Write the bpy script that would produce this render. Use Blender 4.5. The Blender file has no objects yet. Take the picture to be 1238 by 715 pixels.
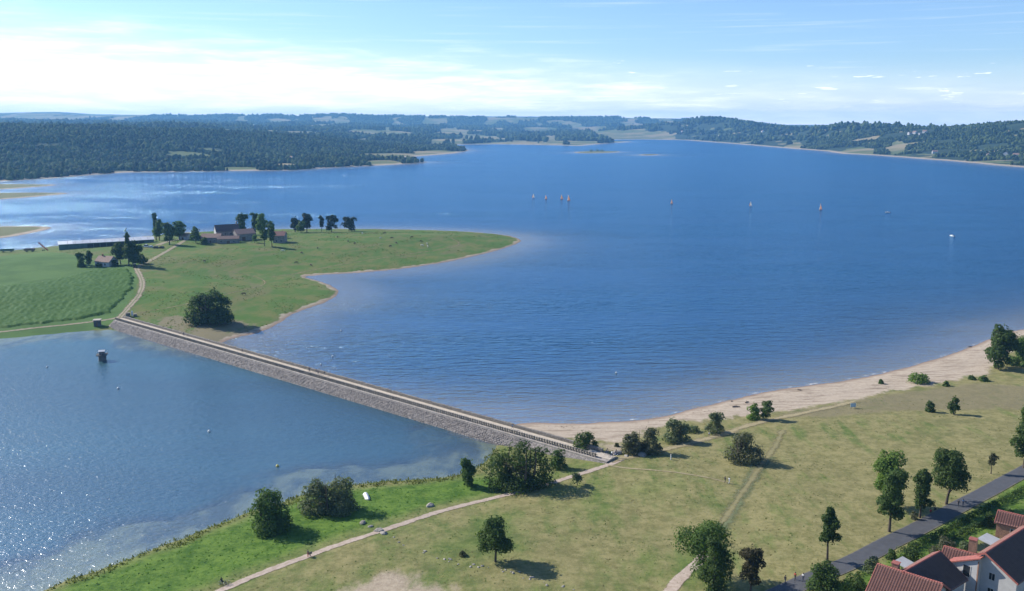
import bpy, bmesh, math, random
import numpy as np
from mathutils import Vector, Matrix

R = math.radians
random.seed(7)
SC = bpy.context.scene
COL = SC.collection

# ------------------------------------------------------------------ camera, sky, sun, exposure
CAM_Z = 95.0
FPX, CX, CY, HOR = 1100.0, 619.0, 357.5, 146.0
PITCH = math.atan((CY - HOR) / FPX)
cam = bpy.data.cameras.new('camera')
cam.sensor_width = 36.0
cam.lens = FPX / 1238.0 * 36.0
cam.clip_start = 1.0
cam.clip_end = 90000.0
cam_o = bpy.data.objects.new('camera', cam)
COL.objects.link(cam_o)
cam_o.location = (0, 0, CAM_Z)
cam_o.rotation_euler = (math.pi / 2 - PITCH, 0, 0)
SC.camera = cam_o

SUN_EL = R(33)
SUN_AZ = R(-62)                      # clockwise from +Y
SUN_DIR = Vector((math.sin(SUN_AZ) * math.cos(SUN_EL), math.cos(SUN_AZ) * math.cos(SUN_EL), math.sin(SUN_EL)))


class N:
    """tiny node-tree helper"""
    def __init__(s, tree):
        s.t = tree
        s.n = tree.nodes
        s.l = tree.links

    def new(s, typ, ins=None, **kw):
        n = s.n.new(typ)
        for k, v in kw.items():
            setattr(n, k, v)
        if ins:
            for k, v in ins.items():
                s.set(n.inputs[k], v)
        return n

    def set(s, sock, v):
        if hasattr(v, 'is_output'):
            s.l.new(v, sock)
        elif hasattr(v, 'outputs'):
            s.l.new(v.outputs[0], sock)
        else:
            if hasattr(sock, 'default_value'):
                if sock.type == 'RGBA' and len(v) == 3:
                    v = (*v, 1)
                sock.default_value = v

    def math(s, op, a, b=0.0, c=0.0, clamp=False):
        n = s.n.new('ShaderNodeMath')
        n.operation = op
        n.use_clamp = clamp
        s.set(n.inputs[0], a)
        s.set(n.inputs[1], b)
        s.set(n.inputs[2], c)
        return n.outputs[0]

    def mix(s, f, a, b, mode='MIX'):
        n = s.n.new('ShaderNodeMix')
        n.data_type = 'RGBA'
        n.blend_type = mode
        s.set(n.inputs[0], f)
        s.set(n.inputs[6], a)
        s.set(n.inputs[7], b)
        return n.outputs[2]

    def noise(s, vec, scale, detail=3, rough=0.55, dist=0.0):
        n = s.n.new('ShaderNodeTexNoise')
        if vec is not None:
            s.set(n.inputs['Vector'], vec)
        n.inputs['Scale'].default_value = scale
        n.inputs['Detail'].default_value = detail
        n.inputs['Roughness'].default_value = rough
        n.inputs['Distortion'].default_value = dist
        return n.outputs[0]

    def step(s, x, lo, hi):
        n = s.n.new('ShaderNodeMapRange')
        n.interpolation_type = 'SMOOTHSTEP'
        s.set(n.inputs['Value'], x)
        s.set(n.inputs['From Min'], lo)
        s.set(n.inputs['From Max'], hi)
        return n.outputs[0]

    def attr(s, name):
        n = s.n.new('ShaderNodeAttribute')
        n.attribute_name = name
        return n.outputs['Fac']

    def mapping(s, vec, loc=(0, 0, 0), rot=(0, 0, 0), scale=(1, 1, 1)):
        n = s.n.new('ShaderNodeMapping')
        s.set(n.inputs['Vector'], vec)
        n.inputs['Location'].default_value = loc
        n.inputs['Rotation'].default_value = rot
        n.inputs['Scale'].default_value = scale
        return n.outputs[0]


world = bpy.data.worlds.new('World')
SC.world = world
world.use_nodes = True
world.node_tree.nodes.clear()
w = N(world.node_tree)
sky = w.new('ShaderNodeTexSky', sky_type='NISHITA', sun_disc=False, sun_elevation=SUN_EL, sun_rotation=SUN_AZ,
            altitude=900.0, air_density=1.0, dust_density=0.8, ozone_density=2.0)
tc = w.new('ShaderNodeTexCoord')
sep = w.new('ShaderNodeSeparateXYZ', {0: tc.outputs['Generated']})
dz = sep.outputs[2]
az = w.math('ARCTAN2', sep.outputs[0], sep.outputs[1])
el = w.math('ARCSINE', dz)
cv = w.new('ShaderNodeCombineXYZ', {0: w.math('MULTIPLY', az, 5.0), 1: w.math('MULTIPLY', el, 42.0), 2: 0.0})
big = w.noise(w.mapping(cv, scale=(.55, .55, 1)), 1.0, 2, .5)
fine = w.noise(cv, 2.2, 6, .62, .2)
streak = w.noise(w.mapping(cv, loc=(3, 1, 0), scale=(.5, 2.4, 1)), 2.0, 5, .6)
puff = w.noise(w.mapping(cv, loc=(9.3, 2.2, 0), scale=(2.6, 2.1, 1)), 1.9, 6, .55)
# a bank of cumulus low over the horizon, taller towards the sun
sunward = w.step(w.math('COSINE', w.math('SUBTRACT', az, SUN_AZ)), 0.05, 0.98)
top = w.math('ADD', w.math('MULTIPLY', sunward, .062), .020)
top = w.math('ADD', top, w.math('MULTIPLY', w.math('SUBTRACT', fine, .5), .045))
top = w.math('ADD', top, w.math('MULTIPLY', w.math('SUBTRACT', big, .5), .05))
bank = w.math('SUBTRACT', 1.0, w.step(w.math('SUBTRACT', el, top), -.030, .030))
holes = w.step(w.math('ADD', streak, w.math('MULTIPLY', sunward, .25)), .40, .58)
bank = w.math('MULTIPLY', bank, w.math('MULTIPLY_ADD', holes, .75, .25))
small = w.math('MULTIPLY', w.step(w.math('SUBTRACT', puff, w.math('MULTIPLY', w.step(el, .018, .085), .16)), .56, .63), w.step(el, .004, .014))
veil = w.math('MULTIPLY', w.step(streak, .50, .85), w.math('SUBTRACT', 1.0, w.step(el, .02, .30)))
cover = w.math('MAXIMUM', w.math('MULTIPLY', bank, .85), w.math('MULTIPLY', small, .75))
cover = w.math('MAXIMUM', cover, w.math('MULTIPLY', veil, .35))
low = w.math('SUBTRACT', 1.0, w.step(el, .004, w.math('MULTIPLY_ADD', sunward, .045, .065)))
cover = w.math('MAXIMUM', cover, w.math('MULTIPLY', w.math('SUBTRACT', 1.0, w.step(el, .0, .032)), .88))
cover = w.math('MAXIMUM', cover, w.math('MULTIPLY', low, w.math('MULTIPLY_ADD', sunward, .34, .56)))
tint = w.mix(w.step(fine, .35, .7), (10.0, 10.6, 11.2), (13.5, 13.3, 13.0))
skyc = w.mix(1.0, sky.outputs[0], (.93, 1.13, 1.44), 'MULTIPLY')
skyc = w.mix(cover, skyc, tint)
bg = w.new('ShaderNodeBackground', {0: skyc, 1: 0.085})
w.l.new(bg.outputs[0], w.new('ShaderNodeOutputWorld').inputs[0])

sun_l = bpy.data.lights.new('sun', 'SUN')
sun_l.energy = 4.8
sun_l.angle = R(0.5)
sun_l.color = (1.0, 0.95, 0.86)
sun_o = bpy.data.objects.new('sun', sun_l)
COL.objects.link(sun_o)
sun_o.rotation_euler = SUN_DIR.to_track_quat('Z', 'Y').to_euler()
sun_o.location = (-300, 200, 400)

SC.view_settings.view_transform = 'Standard'
SC.view_settings.look = 'None'
SC.view_settings.gamma = 1.0
SC.view_settings.use_curve_mapping = False
SC.view_settings.exposure = 0.52
SC.render.engine = 'CYCLES'
SC.cycles.max_bounces = 8
SC.cycles.transparent_max_bounces = 16
SC.cycles.volume_bounces = 1
SC.cycles.sample_clamp_indirect = 6.0
SC.cycles.use_denoising = True
SC.cycles.use_fast_gi = False


# ------------------------------------------------------------------ pixel rays and terrain heights
def ray(u, v):
    a, b = (u - CX) / FPX, (CY - v) / FPX
    cp, sp = math.cos(PITCH), math.sin(PITCH)
    return (a, cp + b * sp, -sp + b * cp)


def at_z(u, v, z=0.0):
    d = ray(u, v)
    t = (z - CAM_Z) / d[2]
    return (d[0] * t, d[1] * t)


def PX(pts, z=0.0):
    return np.array([at_z(u, v, z) for u, v in pts], float)


_rs = np.random.RandomState(3)
_PERM = _rs.permutation(4096)
_GX = np.cos(np.linspace(0, 2 * np.pi, 4096, endpoint=False))
_GY = np.sin(np.linspace(0, 2 * np.pi, 4096, endpoint=False))


def gnoise(x, y):
    xi, yi = np.floor(x).astype(np.int64), np.floor(y).astype(np.int64)
    fx, fy = x - xi, y - yi
    ux, uy = fx * fx * fx * (fx * (fx * 6 - 15) + 10), fy * fy * fy * (fy * (fy * 6 - 15) + 10)

    def g(ix, iy, dx, dy):
        h = _PERM[(_PERM[ix & 4095] + iy) & 4095]
        return _GX[h] * dx + _GY[h] * dy
    a = g(xi, yi, fx, fy)
    b = g(xi + 1, yi, fx - 1, fy)
    c = g(xi, yi + 1, fx, fy - 1)
    d = g(xi + 1, yi + 1, fx - 1, fy - 1)
    return (a + (b - a) * ux) * (1 - uy) + (c + (d - c) * ux) * uy


def fbm(x, y, wl, octs=4, gain=.5):
    s, amp, f = 0.0, 1.0, 1.0 / wl
    for i in range(octs):
        s = s + amp * gnoise(x * f + 17.3 * i, y * f - 9.1 * i)
        amp *= gain
        f *= 2.0
    return s


def sdist(x, y, poly):
    """signed distance to a closed polygon, positive inside"""
    n = len(poly)
    d2 = np.full(x.shape, 1e18)
    ins = np.zeros(x.shape, bool)
    for i in range(n):
        ax, ay = poly[i]
        bx, by = poly[(i + 1) % n]
        ex, ey = bx - ax, by - ay
        wx, wy = x - ax, y - ay
        t = np.clip((wx * ex + wy * ey) / (ex * ex + ey * ey + 1e-9), 0, 1)
        dx, dy = wx - t * ex, wy - t * ey
        np.minimum(d2, dx * dx + dy * dy, out=d2)
        if ay != by:
            c = ((ay > y) != (by > y)) & (x < (bx - ax) * (y - ay) / (by - ay) + ax)
            ins ^= c
    return np.where(ins, 1, -1) * np.sqrt(d2)


def pdist(x, y, line):
    d2 = np.full(x.shape, 1e18)
    for i in range(len(line) - 1):
        ax, ay = line[i]
        bx, by = line[i + 1]
        ex, ey = bx - ax, by - ay
        wx, wy = x - ax, y - ay
        t = np.clip((wx * ex + wy * ey) / (ex * ex + ey * ey + 1e-9), 0, 1)
        dx, dy = wx - t * ex, wy - t * ey
        np.minimum(d2, dx * dx + dy * dy, out=d2)
    return np.sqrt(d2)


def sstep(a, b, x):
    t = np.clip((x - a) / (b - a), 0, 1)
    return t * t * (3 - 2 * t)


def smooth_poly(P, it=2, closed=True):
    P = np.asarray(P, float)
    for _ in range(it):
        nx = np.roll(P, -1, 0)
        q, r = .75 * P + .25 * nx, .25 * P + .75 * nx
        if closed:
            P = np.stack([q, r], 1).reshape(-1, 2)
        else:
            P = np.concatenate([P[:1], np.stack([q[:-1], r[:-1]], 1).reshape(-1, 2), P[-1:]])
    return P


W = lambda *a: np.array(a, float)
SH_BASIN = [(-120, 800), (20, 730), (70, 706), (120, 690), (190, 663), (250, 640), (300, 620), (345, 606), (385, 592),
            (440, 584), (500, 581), (550, 577), (580, 565), (600, 548)]
SH_BEACH = [(606, 516), (640, 511), (680, 513), (730, 511), (780, 508.5), (816, 501), (852, 491), (884, 484), (917, 476),
            (951, 470), (985, 465.5), (1015, 462), (1050, 455.5), (1081, 449), (1116, 439), (1156, 427), (1187, 414),
            (1217, 402), (1250, 396), (1400, 368), (1800, 330)]
FG = np.concatenate([PX(SH_BASIN), PX(SH_BEACH), W((4000, 700), (4000, -5000), (-5000, -5000), (-2500, -100), (-260, 60))])
PEN = PX([(-500, 428), (-100, 414), (0, 410), (40, 406), (90, 401), (146, 398), (200, 412), (240, 420), (264, 416), (285, 408),
          (315, 402), (336, 393), (350, 381), (372, 373), (395, 365), (411, 355), (404, 347), (385, 340), (362, 334), (395, 332),
          (430, 330), (480, 326), (540, 317), (590, 306), (620, 297), (633, 290), (610, 284), (560, 280), (500, 278),
          (430, 277), (370, 277), (300, 278), (235, 281), (200, 283.5), (150, 289), (60, 298.5), (0, 304.5), (-100, 311), (-500, 335)])
FAR = np.concatenate([PX([(-700, 250), (-400, 236), (-100, 224), (0, 220), (60, 216), (110, 212), (150, 208.7), (250, 207.5),
                          (350, 206), (440, 201), (500, 198), (522, 196), (470, 194), (450, 192), (500, 189.5), (552, 185.5),
                          (568, 182), (555, 179), (545, 175), (600, 174.5), (660, 175.5), (700, 176.5), (735, 173.5),
                          (765, 171.5), (710, 171), (690, 169.4), (740, 169), (780, 168.6), (830, 169.6), (900, 175),
                          (960, 180), (1000, 183), (1018, 186), (1050, 187.5), (1100, 191), (1150, 195), (1200, 199.5),
                          (1238, 202.5), (1400, 215), (1700, 240)]),
                      W((20000, 2500), (25000, 25000), (-25000, 25000), (-20000, 1500))])
ISL = [PX([(-150, 222), (0, 222.6), (40, 223), (78, 223.6), (40, 226.5), (0, 229.5), (-150, 234)]),
       PX([(-150, 234), (0, 233.2), (50, 233), (92, 233.6), (55, 237), (0, 241.5), (-150, 250)]),
       PX([(-150, 276), (0, 274), (40, 273.6), (69, 274.8), (40, 282), (0, 289), (-150, 302)]),
       PX([(690, 184.2), (715, 182.6), (756, 183.4), (740, 185), (705, 185.7)]),
       PX([(768, 187.6), (785, 186.4), (801, 187.2), (785, 188.4)])]
FG, PEN = smooth_poly(FG, 1), smooth_poly(PEN, 1)
ISL = [smooth_poly(p, 2) for p in ISL]

BEACH = PX([(585, 498), (640, 500), (760, 503), (850, 484), (950, 463), (1080, 443), (1190, 404), (1260, 385), (1260, 400),
            (1232, 408), (1210, 440), (1190, 455), (1150, 463), (1080, 474), (1020, 488), (950, 498), (900, 504), (868, 508), (840, 508),
            (815, 510), (790, 518), (745, 537), (700, 532), (640, 524), (600, 517)], 1.0)
LUSH = PX([(-120, 815), (70, 700), (190, 658), (300, 618), (385, 588), (500, 578), (590, 570), (650, 575), (720, 560), (735, 562),
           (640, 592), (545, 614), (470, 640), (330, 690), (230, 730), (-120, 860)], 1.0)
LUSH2 = PX([(455, 655), (560, 625), (680, 590), (790, 572), (960, 575), (800, 605), (640, 640), (700, 700), (560, 690), (480, 680)], 4.0)
VERGE = PX([(940, 730), (1010, 688), (1100, 636), (1180, 592), (1238, 556), (1300, 520), (1300, 600), (1238, 620), (1180, 650), (1120, 690), (1060, 730)], 10.0)
DIRT = PX([(395, 716), (420, 696), (450, 688), (480, 682), (510, 690), (545, 704), (560, 730), (400, 740)], 5.0)
DIRT2 = PX([(640, 519), (700, 536), (735, 546), (770, 552), (800, 545), (760, 540), (720, 531)], 2.0)
CROP = PX([(-60, 401), (-60, 312), (0, 309), (60, 304), (130, 321), (160, 324), (167, 334), (165, 348), (155, 362), (140, 379), (100, 389), (50, 395), (0, 400)], 5.0)
DRYBAND = PX([(930, 500), (1000, 486), (1080, 472), (1180, 462), (1260, 470), (1260, 502), (1180, 500), (1100, 499), (1000, 506)], 2.5)
MUD = PX([(170, 384), (230, 378), (290, 383), (330, 392), (325, 402), (285, 408), (250, 415), (200, 408)], 2.0)
DAM_A, DAM_B = W(*[at_z(148, 386.5, 3.2)])[0], W(*[at_z(737, 553, 3.2)])[0]

# ridge lines of the far country, each (forward distance, [(u, v of its crest)])
def crest(Y, pts):
    us, zs = [], []
    for u, v in pts:
        d = ray(u, v)
        yy = np.interp(u, Y[0], Y[1]) if isinstance(Y, tuple) else Y
        t = yy / d[1]
        us.append(u)
        zs.append(CAM_Z + d[2] * t)
    return np.array(us, float), np.array(zs, float)


Y1 = (np.array([-400., 0, 250, 560, 640, 700, 770, 830, 900, 1000, 1100, 1238, 1500]),
      np.array([2500., 2500, 2700, 3700, 5200, 5600, 5600, 5600, 4700, 3700, 3200, 2900, 2600]))
C1 = crest(Y1, [(-400, 153), (-100, 155), (0, 156.5), (70, 157), (130, 157.5), (180, 160), (240, 163), (300, 166.5), (360, 167.5),
                (430, 170), (500, 172), (560, 174), (620, 168), (700, 164), (770, 158), (815, 151), (850, 146), (880, 143.5), (905, 147.5), (935, 150.5), (966, 154), (985, 150.5),
                (1008, 144.5), (1040, 144.8), (1065, 148), (1090, 150.5), (1140, 154.5), (1175, 153.5), (1200, 151.5), (1238, 150), (1500, 146)])
C2 = crest(7000., [(-400, 147), (0, 148), (100, 150), (200, 149), (300, 151), (400, 152), (500, 155), (600, 156), (700, 154),
                   (780, 152), (850, 152), (950, 156), (1000, 158), (1500, 158)])
C3 = crest(8600., [(-400, 137), (0, 138.5), (60, 138), (110, 140.5), (150, 141), (190, 140), (250, 141), (300, 140.5), (360, 142),
                    (410, 141), (450, 142.5), (520, 142), (570, 144), (620, 143), (680, 144.5), (740, 143.5), (800, 144.5), (860, 146), (930, 152), (1000, 156), (1500, 156)])
C4 = crest(10600., [(-400, 136), (0, 137.5), (40, 136.4), (70, 136.6), (110, 139), (300, 140.5), (470, 141.5), (500, 140.8), (540, 141.6), (700, 142), (870, 146), (930, 152), (1500, 156)])


def far_profile(x, y):
    yy = np.maximum(y, 400.0)
    u = CX + FPX * x / (math.cos(PITCH) * yy + .0)
    u = np.clip(u, -400, 1500)
    y1 = np.interp(u, *Y1)
    z1, z2, z3, z4 = (np.interp(u, *c) for c in (C1, C2, C3, C4))
    a = yy / y1
    p = z1 * sstep(.62, 1.0, a)
    v1 = np.minimum(z1, z2) * .72                        # valley behind the first ridge
    t = sstep(1.0, 1.22, a)
    p = p * (1 - t) + v1 * t
    t = sstep(1.25 * y1, 7000, yy)
    p = p * (1 - t) + z2 * t
    t = sstep(7000, 7600, yy)
    p = p * (1 - t) + (z2 * .8) * t
    t = sstep(7600, 8600, yy)
    p = p * (1 - t) + z3 * t
    t = sstep(8700, 9400, yy)
    p = p * (1 - t) + (z3 * .8) * t
    t = sstep(9400, 10600, yy)
    p = p * (1 - t) + z4 * t
    return p


def heights(x, y):
    """terrain height and the masks painted from real places on the ground"""
    s_fg, s_pn, s_far = sdist(x, y, FG), sdist(x, y, PEN), sdist(x, y, FAR)
    s_is = np.max(np.stack([sdist(x, y, p) for p in ISL]), 0)
    wob = fbm(x, y, 9.0, 3) * 1.2
    und = fbm(x, y, 60.0, 3) * .9
    sf = s_fg + wob * .6
    z_fg = 1.3 * (1 - np.exp(-np.maximum(sf, 0) / 9)) + .062 * np.maximum(sf - 16, 0) + und * sstep(10, 50, sf)
    sp = s_pn + wob * .9
    z_pn = 1.2 * (1 - np.exp(-np.maximum(sp, 0) / 7)) + 5.2 * sstep(8, 100, sp) + und * .7 * sstep(8, 40, sp)
    sr = s_far + fbm(x, y, 120., 3) * 10
    z_fr = np.minimum(np.maximum(sr, 0) * .06, 4) + np.maximum(far_profile(x, y), 0) * sstep(0, 620, sr) \
        + (fbm(x, y, 900., 4) * np.where(x > .2 * y, 12, 26) + 3) * sstep(60, 900, sr) * (1 - .7 * sstep(4000, 9000, y))
    z_is = np.minimum(np.maximum(s_is, 0) * .06, 1.1)
    s = np.max(np.stack([sf, sp, sr, s_is]), 0)
    # lake bed: gentle by the shores, flatter shoals on the dam and in the basin
    basin = basin_side(x, y)
    d_dam = np.abs(dam_coord(x, y)[1])
    slope = np.where(basin > .5, .028, .045)
    dep = np.minimum(-s, 260) * slope * (.55 + .45 * sstep(10, 40, -s))
    dep = np.where(basin > .5, .10 + .016 * np.minimum(-s, 22) + 3.2 * sstep(11, 26, -s + fbm(x, y, 22., 3) * 14), dep)
    shoal = np.exp(-(((x - SHOAL[0]) / 26) ** 2 + ((y - SHOAL[1]) / 60) ** 2))
    dep = dep * (1 - .86 * shoal)
    dep = dep * (1 - .90 * np.exp(-np.maximum(d_dam - 8, 0) / 24) * (1 - basin) * (s_pn > -330))
    dep = np.clip(dep + .15, 0.15, 14)
    z = np.where(s > 0, np.max(np.stack([z_fg * (sf > 0), z_pn * (sp > 0), z_fr * (sr > 0), z_is * (s_is > 0)]), 0), -dep)
    z = np.where((s <= 0) & (s > -3), np.minimum(0, s * .09), z)
    return z, dict(s=s, fg=sf, pn=sp, fr=sr, isl=s_is, basin=basin)


def dam_coord(x, y):
    d = DAM_B - DAM_A
    L = math.hypot(*d)
    d = d / L
    wx, wy = x - DAM_A[0], y - DAM_A[1]
    return wx * d[0] + wy * d[1], -wx * d[1] + wy * d[0]     # along, across (+ = lake side)


def basin_side(x, y):
    al, ac = dam_coord(x, y)
    return ((ac < 0) & (y < DAM_A[1] + 12)).astype(float)


SHOAL = at_z(385, 342)

# polar grid round the camera's foot point: dense ahead, coarse behind
_a_in = np.linspace(-37, 37, 540)
_a_out = np.concatenate([np.linspace(37, 323, 66)[1:-1]])
ANG = np.radians(np.concatenate([_a_in, _a_out]))
RAD = np.concatenate([[25.0], np.geomspace(60, 1200, 340), np.geomspace(1200, 12500, 260)[1:]])
GA, GR = np.meshgrid(ANG, RAD, indexing='ij')
GXX, GYY = GR * np.sin(GA), GR * np.cos(GA)
GZ, MASK = heights(GXX.ravel(), GYY.ravel())
GZ = GZ.reshape(GXX.shape)


def ground(x, y):
    """height of the built ground mesh at a point (bilinear in the grid)"""
    r = math.hypot(x, y)
    a = math.degrees(math.atan2(x, y))
    fi = (a + 37) / 74 * 539
    if fi < 0 or fi > 538.99:
        return float(heights(np.array([x]), np.array([y]))[0][0])
    j = int(np.clip(np.searchsorted(RAD, r) - 1, 0, len(RAD) - 2))
    fj = (r - RAD[j]) / (RAD[j + 1] - RAD[j])
    i = int(fi)
    fi -= i
    z = GZ
    return float((z[i, j] * (1 - fi) + z[i + 1, j] * fi) * (1 - fj) + (z[i, j + 1] * (1 - fi) + z[i + 1, j + 1] * fi) * fj)


def ground_n(X, Y):
    X, Y = np.asarray(X, float), np.asarray(Y, float)
    r = np.hypot(X, Y)
    fi = np.clip((np.degrees(np.arctan2(X, Y)) + 37) / 74 * 539, 0, 538.99)
    j = np.clip(np.searchsorted(RAD, r) - 1, 0, len(RAD) - 2)
    fj = (r - RAD[j]) / (RAD[j + 1] - RAD[j])
    i = fi.astype(int)
    fi = fi - i
    return (GZ[i, j] * (1 - fi) + GZ[i + 1, j] * fi) * (1 - fj) + (GZ[i, j + 1] * (1 - fi) + GZ[i + 1, j + 1] * fi) * fj


def G(u, v):
    """ground point seen at a pixel of the photograph"""
    d = ray(u, v)
    lo, hi = None, None
    t = 40.0
    while t < 9000:
        x, y, z = d[0] * t, d[1] * t, CAM_Z + d[2] * t
        if z < max(ground(x, y), 0):
            hi = t
            break
        lo = t
        t *= 1.012
    if hi is None:
        hi = t
    for _ in range(24):
        m = .5 * (lo + hi)
        if CAM_Z + d[2] * m < max(ground(d[0] * m, d[1] * m), 0):
            hi = m
        else:
            lo = m
    return Vector((d[0] * hi, d[1] * hi, CAM_Z + d[2] * hi))


def px_size(p):
    """metres per photograph pixel at a world point"""
    return (p[1] * math.cos(PITCH) + (CAM_Z - p[2]) * math.sin(PITCH)) / FPX

# ------------------------------------------------------------------ mesh and object helpers
MATS = {}


def mat(name, build):
    if name in MATS:
        return MATS[name]
    m = bpy.data.materials.new(name)
    m.use_nodes = True
    m.node_tree.nodes.clear()
    n = N(m.node_tree)
    out = n.new('ShaderNodeOutputMaterial')
    build(n, out)
    MATS[name] = m
    return m


def simple(name, col, rough=.8, var=.25, scale=3.0, metal=0.0, bump=0.0, col2=None):
    """principled surface with mottled colour"""
    def b(n, out):
        tcn = n.new('ShaderNodeTexCoord')
        nz = n.noise(tcn.outputs['Object'], scale, 5, .65)
        oi = n.new('ShaderNodeObjectInfo')
        dark = tuple(c * (1 - var) for c in col)
        light = col2 or tuple(min(1, c * (1 + var)) for c in col)
        c = n.mix(n.step(nz, .3, .7), dark, light)
        c = n.mix(1.0, c, n.new('ShaderNodeCombineXYZ', {i: n.math('MULTIPLY_ADD', oi.outputs['Random'], .16, .92) for i in range(3)}).outputs[0], 'MULTIPLY')
        p = n.new('ShaderNodeBsdfPrincipled', {'Base Color': c, 'Roughness': rough, 'Metallic': metal})
        if bump:
            bp = n.new('ShaderNodeBump', {'Strength': bump, 'Distance': .05, 'Height': nz})
            n.l.new(bp.outputs[0], p.inputs['Normal'])
        n.l.new(p.outputs[0], out.inputs[0])
    return mat(name, b)


def pydata(name, verts, faces, smooth=False):
    me = bpy.data.meshes.new(name)
    verts = np.asarray(verts, np.float32)
    if isinstance(faces, np.ndarray):
        k = faces.shape[1]
        me.vertices.add(len(verts))
        me.vertices.foreach_set('co', verts.ravel())
        me.loops.add(faces.size)
        me.loops.foreach_set('vertex_index', faces.ravel().astype(np.int32))
        me.polygons.add(len(faces))
        me.polygons.foreach_set('loop_start', np.arange(0, faces.size, k, dtype=np.int32))
        me.polygons.foreach_set('loop_total', np.full(len(faces), k, np.int32))
        me.update(calc_edges=True)
    else:
        me.from_pydata([tuple(v) for v in verts], [], faces)
        me.update()
    if smooth:
        me.polygons.foreach_set('use_smooth', np.ones(len(me.polygons), bool))
    return me


def link(name, me, material=None, parent=None, loc=None):
    o = bpy.data.objects.new(name, me)
    COL.objects.link(o)
    if material is not None and me is not None and len(me.materials) == 0:
        for m in (material if isinstance(material, (list, tuple)) else [material]):
            me.materials.append(m)
    if parent is not None:
        o.parent = parent
    if loc is not None:
        o.location = loc
    return o


def tag(o, label=None, cat=None, group=None, kind=None):
    for k, v in (('label', label), ('category', cat), ('group', group), ('kind', kind)):
        if v:
            o[k] = v
    return o


def thing(name, label, cat, loc=(0, 0, 0), rz=0.0, group=None):
    o = bpy.data.objects.new(name, None)
    COL.objects.link(o)
    o.location = loc
    o.rotation_euler = (0, 0, rz)
    o.empty_display_size = .3
    return tag(o, label, cat, group)


def copy_tree(o, parent=None):
    c = o.copy()
    COL.objects.link(c)
    c.parent = parent
    for ch in list(o.children):
        copy_tree(ch, c)
    return c


class MB:
    """collects simple shapes into one mesh"""
    def __init__(s):
        s.v, s.f, s.mi = [], [], []

    def add(s, vs, fs, mi=0):
        k = len(s.v)
        s.v += [tuple(p) for p in vs]
        s.f += [tuple(i + k for i in f) for f in fs]
        s.mi += [mi] * len(fs)
        return s

    def box(s, x0, x1, y0, y1, z0, z1, mi=0, m=None):
        vs = [(x, y, z) for z in (z0, z1) for x, y in ((x0, y0), (x1, y0), (x1, y1), (x0, y1))]
        if m is not None:
            vs = [m @ Vector(p) for p in vs]
        return s.add(vs, [(3, 2, 1, 0), (4, 5, 6, 7), (0, 1, 5, 4), (1, 2, 6, 5), (2, 3, 7, 6), (3, 0, 4, 7)], mi)

    def tube(s, pts, rad, n=6, mi=0, cap=True):
        pts = [Vector(p) for p in pts]
        rad = rad if isinstance(rad, (list, tuple)) else [rad] * len(pts)
        vs, fs = [], []
        for i, p in enumerate(pts):
            d = (pts[min(i + 1, len(pts) - 1)] - pts[max(i - 1, 0)]).normalized()
            a = d.cross(Vector((0, 0, 1)) if abs(d.z) < .9 else Vector((1, 0, 0))).normalized()
            b = d.cross(a)
            for k in range(n):
                t = 2 * math.pi * k / n
                vs.append(p + (a * math.cos(t) + b * math.sin(t)) * rad[i])
        for i in range(len(pts) - 1):
            for k in range(n):
                fs.append((i * n + k, i * n + (k + 1) % n, (i + 1) * n + (k + 1) % n, (i + 1) * n + k))
        if cap:
            fs.append(tuple(range(n))[::-1])
            fs.append(tuple((len(pts) - 1) * n + k for k in range(n)))
        return s.add(vs, fs, mi)

    def lathe(s, prof, n=12, c=(0, 0, 0), mi=0, sx=1, sy=1):
        vs, fs = [], []
        for r, z in prof:
            for k in range(n):
                t = 2 * math.pi * k / n
                vs.append((c[0] + r * math.cos(t) * sx, c[1] + r * math.sin(t) * sy, c[2] + z))
        for i in range(len(prof) - 1):
            for k in range(n):
                fs.append((i * n + k, i * n + (k + 1) % n, (i + 1) * n + (k + 1) % n, (i + 1) * n + k))
        fs.append(tuple(range(n))[::-1])
        fs.append(tuple((len(prof) - 1) * n + k for k in range(n)))
        return s.add(vs, fs, mi)

    def prism(s, prof, x0, x1, mi=0):
        """profile in (y, z) extruded along x"""
        n = len(prof)
        vs = [(x0, y, z) for y, z in prof] + [(x1, y, z) for y, z in prof]
        fs = [tuple(range(n))[::-1], tuple(range(n, 2 * n))]
        fs += [(i, (i + 1) % n, n + (i + 1) % n, n + i) for i in range(n)]
        return s.add(vs, fs, mi)

    def mesh(s, name, smooth=False):
        me = pydata(name, s.v, s.f, smooth)
        me.polygons.foreach_set('material_index', np.array(s.mi, np.int32))
        b = bmesh.new()
        b.from_mesh(me)
        bmesh.ops.recalc_face_normals(b, faces=b.faces)
        b.to_mesh(me)
        b.free()
        return me

    def build(s, name, material, parent=None, loc=None, smooth=False):
        return link(name, s.mesh(name, smooth), material, parent, loc)


# ------------------------------------------------------------------ ground
def put_attr(me, name, arr):
    at = me.attributes.new(name, 'FLOAT', 'POINT')
    at.data.foreach_set('value', np.asarray(arr, np.float32).ravel())


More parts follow.
